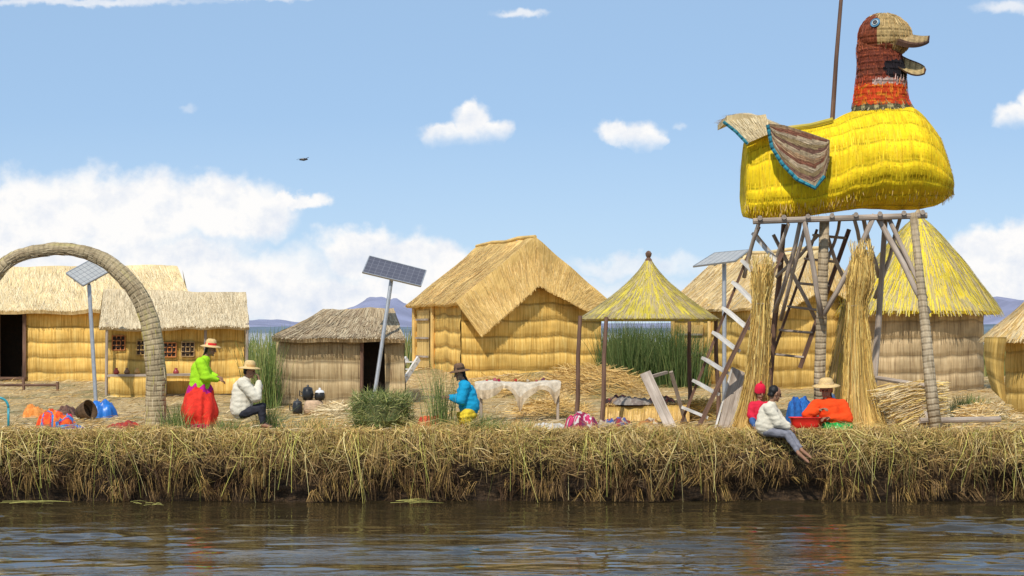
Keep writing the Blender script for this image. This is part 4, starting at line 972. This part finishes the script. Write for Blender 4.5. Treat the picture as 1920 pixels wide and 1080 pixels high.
pot('soot blackened pot on the ground beside the clay stove',g+V((-.32,-.1,0)),(.02,.02,.02),(.04,.04,.04),.11,.24)
def steps():
    rt=root('wooden_steps',GZ(755,44.5),'small pale wooden steps left of the large golden house','steps'); Y=45.2
    for dx in (0,22):
        mb=MB(); mb.beam(P(728+dx,726,Y-.3),P(763+dx,672,Y+.3),.05,.14,(0,0,1)); mb.build('stringer','palewood',rt)
    for i in range(4):
        t=(i+.5)/4; a_=P(728,726,Y-.3).lerp(P(763,672,Y+.3),t); mb=MB(); mb.beam(a_,a_+V((.30,0,0)),.16,.03); mb.build('tread','palewood',rt)
steps()
def table():
    Y=36.; q=lambda px,py,dy=0:P(px,py,Y+dy); rt=root('table',GZ(975,Y),'low trestle table hidden under the white cloth','table')
    mb=MB(); mb.beam(q(897,724,.25),q(1052,720,.25),.66,.04); mb.build('tabletop','wood',rt)
    for px,dy in ((902,-.05),(1046,-.05),(902,.5),(1046,.5)):
        b_=GZ(px,Y+dy); mb=MB(); mb.tube([b_-V((0,0,.05)),V((b_.x,b_.y,q(0,722,.25).z-.02))],.03,7); mb.build('leg','wood',rt)
    zt=q(0,719,.25).z+.03; xa=q(890,0,-.1).x; xb=q(1052,0,-.1).x
    mb=MB()
    def cf(s,t):
        x=xa+(xb-xa)*s
        drop=.06+.34*max(0,nz(s*3.2,5.2)+.30)+.34*math.exp(-((s-.52)/.07)**2)+.2*math.exp(-((s-.92)/.05)**2)
        if t<.6: return V((x,Y+.62-t/.6*.74+.03*nz(s*6,t*3),zt+.03*nz(x*4,t*5)+.02*math.sin(s*9)))
        f=(t-.6)/.4
        return V((x+.03*math.sin(s*30)*f,Y-.13-.05*f+.06*math.sin(s*28+nz(s*9)*4)*f,zt-drop*f+.02*math.sin(s*9)))
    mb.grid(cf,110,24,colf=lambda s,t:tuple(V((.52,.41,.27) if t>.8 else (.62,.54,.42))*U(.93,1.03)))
    mb.build('tablecloth','cloth',smooth=True,label='off white cloth draped over the low table',cat='tablecloth')
    return zt
ztab=table()
SV=['red souvenir at left end of the table','pink souvenir second on the table','crimson souvenir third on the table','orange souvenir fourth on the table','red souvenir in the middle of the table','pale souvenir sixth on the table','pink souvenir near the right end of the table','dark souvenir at right end of the table']
for i,c in enumerate([(.4,.03,.03),(.45,.12,.13),(.32,.02,.05),(.5,.22,.08),(.42,.04,.03),(.5,.42,.3),(.4,.1,.1),(.15,.05,.08)]):
    px=908+i*16+U(-6,6); yy=36.2+U(-.2,.25); x=P(px,0,yy).x; c0=V((x,yy,ztab+.01)); mb=MB(); mb.col=c
    r=U(.020,.042); mb.lathe(c0,[(0,0),(r,0),(r*1.2,r),(r*.6,r*1.5),(r*.8,r*1.8),(0,r*2.0)],12,axis=(U(-.6,.6),U(-.3,.3),1)); mb.build('souvenir','cloth',smooth=True,label=SV[i],cat='souvenir',group='souvenirs on the white table')
mb=MB()
f=bil(P(1130,764,35.6),P(1292,760,35.6),P(1292,806,35.5),P(1130,806,35.5)); mb.grid(f,20,5,du=1.7,dv=.5)
f2=bil(P(1132,752,36.4),P(1294,750,36.4),P(1292,760,35.6),P(1130,764,35.6)); mb.grid(f2,20,5,du=1.7,dv=.7)
mb.straws(f2,300,.6,.016,STRAW,.03); mb.straws(f,300,.6,.016,STRAW,-.02)
mb.grid(bil(P(1292,760,35.6),P(1294,750,36.4),P(1294,790,36.4),P(1292,806,35.5)),3,3); mb.grid(bil(P(1130,764,35.6),P(1132,752,36.4),P(1132,790,36.4),P(1130,806,35.5)),3,3)
mb.build('reed_bench',['gold2','blade'],label='low bench of bundled reeds under the pavilion',cat='bench')
zb=P(0,757,35.9).z-gz(P(1180,0,35.9).x,35.9)
heap('cloth','grey woven cloth lying on the reed bench','cloth',1185,35.9,76,.16,[(.28,.25,.22),(.34,.30,.26),(.22,.18,.16)],.38,seed=12,dz=zb)
heap('cloth','dark red and black cloth folded on the reed bench','cloth',1160,36.1,50,.20,[(.25,.04,.04),(.05,.03,.03),(.3,.2,.12)],.2,seed=13,dz=zb)
heap('cloth','dark patterned cloth at the right end of the reed bench','cloth',1240,36.1,56,.18,[(.08,.06,.05),(.3,.08,.06),(.25,.2,.14)],.2,seed=14,dz=zb)
mb=MB(); mb.beam(P(1210,700,33.9),GZ(1259,33.0),.20,.06,(0,1,0)); mb.build('leaning_plank','wood',label='broad grey plank leaning against the pavilion bench',cat='plank')
mb=MB(); mb.beam(P(1250,698,34.4),P(1222,706,34.0),.06,.05); mb.beam(P(1258,697,34.3),GZ(1286,34.9),.07,.05,(0,1,0)); mb.build('leaning_trestle','wood',label='thin grey prop frame behind the leaning plank',cat='prop')
mb=MB(); mb.beam(P(1385,694,34.2),GZ(1360,33.1),.28,.02,(0,1,.2))
mb.mi=1; mb.beam(P(1372,692,34.15),GZ(1340,33.05),.03,.05,(0,1,0)); mb.build('leaning_board',['wood','palewood'],label='grey board leaning between ladder and reed bundle',cat='board')
def fence():
    rt=root('rail_fence',GZ(1690,33.6),'broken grey pole rail between bundle and right tower leg','railing')
    for a_,b_,r in ((P(1640,708,34.),P(1742,724,33.2),.04),(P(1712,722,33.4),GZ(1748,33.1),.04),):
        mb=MB(); mb.tube([a_,b_],r,8); mb.build('rail','wood',rt)
fence()
mb=MB(); mb.tube([P(1724,789,33.),P(1875,786,33.4)],.055,9); mb.build('fallen_pole','wood',label='grey pole lying low beside the right tower leg',cat='pole')
mb=MB(); mb.tube([GZ(45,46)-V((0,0,.1)),P(44,708,46)],.04,7); mb.tube([P(0,722,46),P(110,722,46)],.035,7); mb.tube([GZ(108,46)-V((0,0,.1)),P(108,716,46)],.04,7);mb.build('low_railing','darkwood',label='low dark railing in front of the long left house',cat='railing')
c=GZ(1510,32.42); c.z+=.02; mb=MB(); mb.col=(.75,.03,.02)
def tubf(c,rx,ry,h):
    def fn(s,t):
        prof=[(0,.02),(.78,0),(.9,.5),(1,1),(1.06,1.02),(1.06,.96),(.96,.95),(.86,.5),(.75,.08),(0,.08)]
        k=t*9; i=min(int(k),8); f=k-i; r=prof[i][0]*(1-f)+prof[i+1][0]*f; z=prof[i][1]*(1-f)+prof[i+1][1]*f
        an=2*PI*s; e=.5; x=math.copysign(abs(math.cos(an))**e,math.cos(an)); y=math.copysign(abs(math.sin(an))**e,math.sin(an))
        return c+V((x*rx*r,y*ry*r,z*h))
    return fn
mb.grid(tubf(c,.27,.15,.22),40,9); mb.build('plastic_tub','plastic',smooth=True,label='bright red plastic tub between the boy and orange cardigan',cat='tub')
bp_=P(569,299,90); mb=MB(); mb.col=(.02,.02,.025)
mb.tube([bp_+V((-.2,0,-.02)),bp_+V((-.12,0,0)),bp_+V((.02,0,0)),bp_+V((.14,0,.01)),bp_+V((.22,0,.0))],[.02,.05,.07,.045,.01],8)
for sg in (-1,1):
    mb.grid(lambda s,t:bp_+V((-.05+.14*s*(1-t*.6)+(.24*t if sg>0 else -.20*t),sg*.34*t,.14*t*(1 if sg>0 else .1))),3,5)
mb.grid(lambda s,t:bp_+V((-.16-.18*t,(s-.5)*.09*(1+t),-.01)),3,2)
mb.build('bird','plastic',label='small dark bird flying in the open sky',cat='bird')
# ------------------------------------------------------------------ people
def caps(mb,p0,p1,r0,r1,n=12):
    p0=V(p0);p1=V(p1);d=p1-p0
    if d.length<1e-5: d=V((0,0,1e-4)); p1=p0+d
    d=d.normalized(); pts=[];rad=[]
    for k in (-.98,-.8,-.45): pts.append(p0+d*r0*k); rad.append(r0*math.sqrt(1-k*k))
    pts.append(p0); rad.append(r0); pts.append(p1); rad.append(r1)
    for k in (.45,.8,.98): pts.append(p1+d*r1*k); rad.append(r1*math.sqrt(1-k*k))
    mb.tube(pts,rad,n)
def ell(mb,c,r,Rm,n=16):
    c=V(c)
    b=len(mb.v); m_=10
    mb.v.append(tuple(c+Rm@V((0,0,r[2]))))
    for j in range(1,m_):
        for i in range(n):
            th=PI*j/m_; an=2*PI*i/n
            mb.v.append(tuple(c+Rm@V((r[0]*math.sin(th)*math.cos(an),r[1]*math.sin(th)*math.sin(an),r[2]*math.cos(th)))))
    mb.v.append(tuple(c+Rm@V((0,0,-r[2])))); e=len(mb.v)-1
    for i in range(n):
        i2=(i+1)%n
        mb.face((b,b+1+i,b+1+i2),[(0,0)]*3); mb.face((e,b+1+(m_-2)*n+i2,b+1+(m_-2)*n+i),[(0,0)]*3)
        for j in range(m_-2):
            k=b+1+j*n; mb.face((k+i,k+n+i,k+n+i2,k+i2),[(0,0)]*4)
def remesh(mb,voxel,name,mat,parent,wr=0,col=(1,1,1),sm_=2,colfn=None):
    o=mb.build(name,mat,parent)
    md=o.modifiers.new('r','REMESH'); md.mode='VOXEL'; md.voxel_size=voxel
    if sm_: s2=o.modifiers.new('s','SMOOTH'); s2.iterations=sm_; s2.factor=.5
    dg=bpy.context.evaluated_depsgraph_get(); dg.update()
    me=bpy.data.meshes.new_from_object(o.evaluated_get(dg)); o.modifiers.clear()
    old=o.data; o.data=me; bpy.data.meshes.remove(old); me.name=name
    if not me.materials: me.materials.append(M[mat])
    if wr:
        me.update()
        ns=[v.normal.copy() for v in me.vertices]
        for v,nn in zip(me.vertices,ns):
            q=v.co; v.co=q+nn*wr*(noise.noise(V((q.x*9,q.y*9,q.z*18)))+.3*noise.noise(V((q.x*26,q.y*26,q.z*34))))
    while me.color_attributes: me.color_attributes.remove(me.color_attributes[0])
    if not me.uv_layers: me.uv_layers.new(name='UVMap')
    ca=me.color_attributes.new('col','FLOAT_COLOR','POINT')
    o0=org[parent.name]; fl=[]
    for v in me.vertices:
        c=col if colfn is None else colfn(v.co+o0)
        fl.extend((c[0],c[1],c[2],1))
    ca.data.foreach_set('color',fl)
    me.polygons.foreach_set('use_smooth',[True]*len(me.polygons)); me.update()
    return o
def hand(mb,w,d,palm_n,k=1.,curl=.5,sgn=1):
    d=V(d).normalized(); n=V(palm_n); n=(n-d*n.dot(d)).normalized(); s=d.cross(n)*sgn
    caps(mb,w-d*.02*k,w+d*.015*k,.022*k,.022*k,8)
    for o in (-.022,-.007,.008,.022): caps(mb,w+s*o*.6*k,w+d*.075*k+s*o*k,.014*k,.012*k,8)
    for o,l in ((-.027,.058),(-.009,.072),(.009,.076),(.027,.068)):
        a_=w+d*.08*k+s*o*k; b_=a_+(d*math.cos(curl)+n*math.sin(curl)+s*o*3)*l*.5*k; c_=b_+(d*math.cos(curl*2.4)+n*math.sin(curl*2.4))*l*.5*k
        caps(mb,a_,b_,.0092*k,.0086*k,8); caps(mb,b_,c_,.0086*k,.0075*k,8)
    a_=w+d*.02*k+s*.024*k; b_=a_+(d*.6+s*.75+n*.35).normalized()*.035*k; c_=b_+(d*.85+n*.5+s*.15).normalized()*.03*k
    caps(mb,a_,b_,.0125*k,.0105*k,8); caps(mb,b_,c_,.0105*k,.009*k,8)
def person(label,base,J,face,k=1.0,top=(1,1,1),bottom=None,bcol=(.1,.1,.1),hat=None,hair='short',skirtfn=None,bulk=1.0,hk=1.0,sk=1.0):
    rt=root('person',base,label,'person')
    f=V(face).normalized(); up=V((0,0,1)); sd=up.cross(f).normalized(); up=f.cross(sd).normalized()
    Rm=Matrix((f,sd,up)).transposed(); h=k*hk
    H=J['head']; mb=MB(); L=lambda x,y,z:H+Rm@V((x*h,y*h,z*h))
    ell(mb,L(-.008,0,.022),(.092*h,.074*h,.092*h),Rm); ell(mb,L(.018,0,-.045),(.066*h,.056*h,.068*h),Rm)
    caps(mb,L(.088,0,.012),L(.104,0,-.022),.010*h,.015*h,8); caps(mb,L(.078,-.018,-.058),L(.078,.018,-.058),.010*h,.010*h,8); caps(mb,L(.072,0,-.095),L(.06,0,-.09),.018*h,.02*h,8)
    caps(mb,L(.074,-.035,.028),L(.074,.035,.028),.012*h,.012*h,8)
    for s_ in (-1,1): caps(mb,L(-.005,s_*.074,.012),L(-.012,s_*.078,-.025),.014*h,.010*h,8)
    caps(mb,J['neck'],H+Rm@V((-.015,0,-.05))*h,.05*k,.045*k)
    caps(mb,J['pelvis'],J['chest'],.125*k,.125*k); caps(mb,J['chest'],J['neck'],.11*k,.055*k); caps(mb,J['shL'],J['shR'],.055*k,.055*k)
    for s_ in 'LR':
        caps(mb,J['sh'+s_],J['el'+s_],.048*k,.038*k); caps(mb,J['el'+s_],J['ha'+s_],.038*k,.024*k)
        hd=(J['ha'+s_]-J['el'+s_]).normalized(); hand(mb,J['ha'+s_]+hd*.02*k,J.get('hd'+s_,hd),J.get('pn'+s_,V((0,0,-1)) if abs(hd.z)<.8 else V((1,0,0))),k*1.05,.5,1 if s_=='L' else -1)
        caps(mb,J['hip'+s_],J['kn'+s_],.078*k,.055*k); caps(mb,J['kn'+s_],J['an'+s_],.052*k,.034*k); caps(mb,J['an'+s_],J['to'+s_],.038*k,.028*k)
        td=(J['to'+s_]-J['an'+s_]).normalized(); ts=td.cross(V((0,0,1)))
        if ts.length>.01:
            for o in (-.03,-.015,0,.015,.028): caps(mb,J['to'+s_]+ts.normalized()*o*k,J['to'+s_]+ts.normalized()*o*1.1*k+td*.035*k,.010*k,.009*k,6)
    remesh(mb,.0065,'body','skin',rt)
    for s_ in (-1,1):
        mb=MB(); mb.col=(.02,.015,.012); ell(mb,L(.080,s_*.030,.010),(.010*h,.013*h,.009*h),Rm,10); mb.build('eye','plastic',rt,smooth=True)
    mb=MB(); e=.026*bulk
    caps(mb,J['pelvis']+V((0,0,.02)),J['chest'],.125*k+e*1.6,.125*k+e*1.2); caps(mb,J['chest'],J['neck']-V((0,0,.03)),.115*k+e,.055*k+e*.8); caps(mb,J['shL'],J['shR'],.06*k+e*.7,.06*k+e*.7)
    for s_ in 'LR': caps(mb,J['sh'+s_],J['el'+s_],.052*k+e,.042*k+e*1.2); caps(mb,J['el'+s_],J['el'+s_].lerp(J['ha'+s_],.93),.042*k+e*1.2,.030*k+e*.5)
    remesh(mb,.014,'sweater','knit',rt,wr=.012,col=top,sm_=4)
    if bottom=='trousers':
        mb=MB(); caps(mb,J['pelvis'],J['pelvis']-V((0,0,.03)),.15*k,.15*k)
        for s_ in 'LR': caps(mb,J['hip'+s_],J['kn'+s_],.10*k,.072*k); caps(mb,J['kn'+s_],J['kn'+s_].lerp(J['an'+s_],.82),.070*k,.050*k)
        remesh(mb,.014,'trousers','cloth',rt,wr=.012,col=bcol,sm_=3)
    if bottom=='skirt_seated':
        mb=MB(); caps(mb,J['pelvis'],J['pelvis']-V((0,0,.05)),.18*k,.19*k*sk)
        for s_ in 'LR': caps(mb,J['hip'+s_],J['kn'+s_],.13*k*sk,.11*k*sk); caps(mb,J['kn'+s_],J['kn'+s_].lerp(J['an'+s_],.7),.11*k*sk,.11*k*sk)
        caps(mb,J['knL'],J['knR'],.10*k*sk,.10*k*sk)
        remesh(mb,.016,'skirt','cloth',rt,wr=.03,col=bcol,sm_=4)
    if bottom=='skirt':
        mb=MB(); w_=J['pelvis']+V((0,0,.10)); hz_=base.z+.03; hh=w_.z-hz_
        def sf(s,t):
            an=2*PI*s; r=(.17+.16*math.sin(min(1,t*1.35)*PI/2)-.03*max(0,t-.75)*4+.04*nz(math.cos(an)*2,math.sin(an)*2,t*4))*k*(1+.09*t*math.sin(an*9+nz(an)*5+t*2)+.06*math.sin(an*4+t*5))
            sagz=.03*math.sin(an*3+t*7)
            return V((w_.x+math.cos(an)*r,w_.y+math.sin(an)*r,w_.z-hh*t+sagz*t*(1-t)*3))
        mb.grid(sf,110,22,colf=skirtfn); mb.build('skirt','cloth',rt,smooth=True)
    mb=MB(); ell(mb,L(-.030,0,.034),(.084*h,.080*h,.088*h),Rm); caps(mb,L(-.06,-.03,-.03),L(-.06,.03,-.03),.04*h,.04*h)
    if hair=='braid':
        for s_ in (-1,1): caps(mb,L(-.07,s_*.04,-.05),L(-.12,s_*.05,-.28),.02*h,.012*h)
    remesh(mb,.010,'hair','hair',rt,wr=.004)
    if hat:
        kind,hm,bc=hat; tilt=(up*.97-f*.12).normalized(); c=L(-.012,0,.062)
        if kind=='brim':
            mb=MB(); mb.lathe(c,[(.095*h,.0),(.135*h,-.004),(.185*h,-.022),(.188*h,-.016),(.14*h,.006),(.098*h,.014),(.094*h,.06),(.086*h,.10),(.055*h,.125),(0,.128)],28,rf=lambda a,t:1+.04*math.sin(a*2)+.02*math.sin(a*5),axis=tilt); ht=mb.build('hat',hm,rt,smooth=True)
            mb=MB(); mb.col=bc; mb.lathe(c,[(.101*h,.012),(.1*h,.045),(.096*h,.055)],24,axis=tilt); mb.build('hat_band','cloth',ht,smooth=True)
        else:
            mb=MB(); mb.col=bc; mb.lathe(c-up*.03,[(.10*h,-.03),(.104*h,.0),(.102*h,.05),(.085*h,.10),(.05*h,.13),(0,.14)],24,axis=up); mb.tube([c+up*.11,c+up*.14],.02,6); mb.build('knitted_hat','knit',rt,smooth=True)
    return rt
def J_(Y,**kw): return {a:P(v[0],v[1],Y+(v[2] if len(v)>2 else 0)) for a,v in kw.items()}
Y=33.2; b=GZ(380,Y)
J=J_(Y,head=(395,655),neck=(385,671),chest=(376,692),pelvis=(374,728),shL=(378,680,.16),shR=(376,680,-.16),elL=(392,703,.16),elR=(386,708,-.19),haL=(406,706,.05),haR=(408,712,-.10),
  hipL=(378,735,.09),hipR=(378,735,-.09),knL=(380,765,.09),knR=(384,765,-.09),anL=(378,792,.09),anR=(380,792,-.09),toL=(390,796,.1),toR=(392,796,-.1))
person('person standing in lime green cardigan, red skirt and banded straw hat',b,J,(1,-.25,-.25),.95,top=(.38,.72,.02),bottom='skirt',hat=('brim','strawhat',(.75,.03,.03)),hair='braid',bulk=1.7,hk=1.05,
  skirtfn=lambda s,t:(.50,.01,.22) if t+.08*math.sin(s*19)<.17 else ((.78,.040,.022) if t<.93 else (.5,.02,.08)))
Y=32.75
J=J_(Y,head=(468,696),neck=(460,712),chest=(455,730),pelvis=(452,768),shL=(457,718,.17),shR=(455,718,-.17),elL=(478,742,.18),elR=(480,745,-.18),haL=(488,722,.02),haR=(486,716,-.06),
  hipL=(456,775,.1),hipR=(456,775,-.1),knL=(492,762,.12),knR=(490,765,-.12),anL=(494,796,.12),anR=(492,797,-.12),toL=(506,799,.12),toR=(504,800,-.12))
J['hdL']=V((-.2,0,1));J['hdR']=V((-.2,0,1));J['pnL']=V((-1,0,0));J['pnR']=V((-1,0,0))
person('person seated in cream sweater and straw hat raising hands to mouth',GZ(455,Y),J,(1,-.2,-.2),1.0,top=(.74,.68,.54),bottom='trousers',bcol=(.03,.03,.04),hat=('brim','strawhat',(.55,.33,.12)),bulk=1.9,hk=1.05)
Y=32.8
J=J_(Y,head=(862,701),neck=(869,717),chest=(874,735),pelvis=(880,764),shL=(872,724,-.16),shR=(874,724,.16),elL=(864,750,-.2),elR=(862,748,.2),haL=(846,746,-.1),haR=(844,744,.1),
  hipL=(882,776,-.1),hipR=(882,776,.1),knL=(872,780,-.20),knR=(866,778,.18),anL=(876,797,-.2),anR=(872,797,.16),toL=(864,799,-.22),toR=(860,799,.16))
person('person seated in bright blue sweater, yellow skirt and brown hat',GZ(878,Y),J,(-1,-.35,-.3),.92,top=(.01,.32,.56),bottom='skirt_seated',bcol=(.70,.50,.03),hat=('brim','felt',(.05,.03,.02)),hair='braid',bulk=1.8,hk=1.08,sk=.9)
Y=32.05
J=J_(Y,head=(1453,738,0),neck=(1446,757,0),chest=(1441,774),pelvis=(1437,800),shL=(1447,765,.13),shR=(1442,766,-.14),elL=(1462,788,.14),elR=(1458,792,-.16),haL=(1478,797,.06),haR=(1479,802,-.12),
  hipL=(1440,808,.06),hipR=(1438,809,-.08),knL=(1480,812,-.12),knR=(1476,815,-.24),anL=(1504,845,-.36),anR=(1498,851,-.46),toL=(1519,857,-.40),toR=(1514,865,-.50))
person('person sitting on the bank edge in cream sweater with bare feet',GZ(1437,32.2),J,(.85,.25,-.25),.92,top=(.72,.66,.52),bottom='trousers',bcol=(.20,.20,.23),bulk=1.9,hk=1.25)
Y=32.7
J=J_(Y,head=(1425,736),neck=(1424,755),chest=(1424,768),pelvis=(1427,792),shL=(1437,760,-.03),shR=(1411,760,-.03),elL=(1442,778,-.08),elR=(1408,778,-.08),haL=(1434,790,-.2),haR=(1416,790,-.2),
  hipL=(1432,797),hipR=(1421,797),knL=(1440,788,-.26),knR=(1410,788,-.26),anL=(1436,802,-.34),anR=(1416,802,-.34),toL=(1436,804,-.42),toR=(1416,804,-.42))
person('person in red knitted hat and red top sitting behind the cream sweater',GZ(1427,Y),J,(.35,-1,-.3),.76,top=(.65,.02,.05),bottom='trousers',bcol=(.05,.12,.3),hat=('knit','knit',(.70,.015,.05)),bulk=1.4,hk=1.25)
Y=32.55
J=J_(Y,head=(1549,731),neck=(1553,750),chest=(1555,766),pelvis=(1560,794),shL=(1579,759,0),shR=(1531,759,-.02),elL=(1589,785,-.10),elR=(1515,778,-.10),haL=(1557,784,-.22),haR=(1535,770,-.26),
  hipL=(1570,800,-.05),hipR=(1550,800,-.05),knL=(1592,802,-.22),knR=(1552,803,-.20),anL=(1568,808,-.26),anR=(1575,809,-.30),toL=(1558,810,-.30),toR=(1582,811,-.34))
person('person seated in bright orange cardigan and wide straw hat beside the red tub',GZ(1558,Y),J,(-.35,-1,-.25),1.16,top=(.88,.075,.010),bottom='skirt_seated',bcol=(.02,.30,.06),hat=('brim','strawhat',(.7,.5,.25)),hair='braid',bulk=1.8,hk=1.15,sk=.70)
print('verts',sum(len(o.data.vertices) for o in bpy.data.objects if o.type=='MESH'))
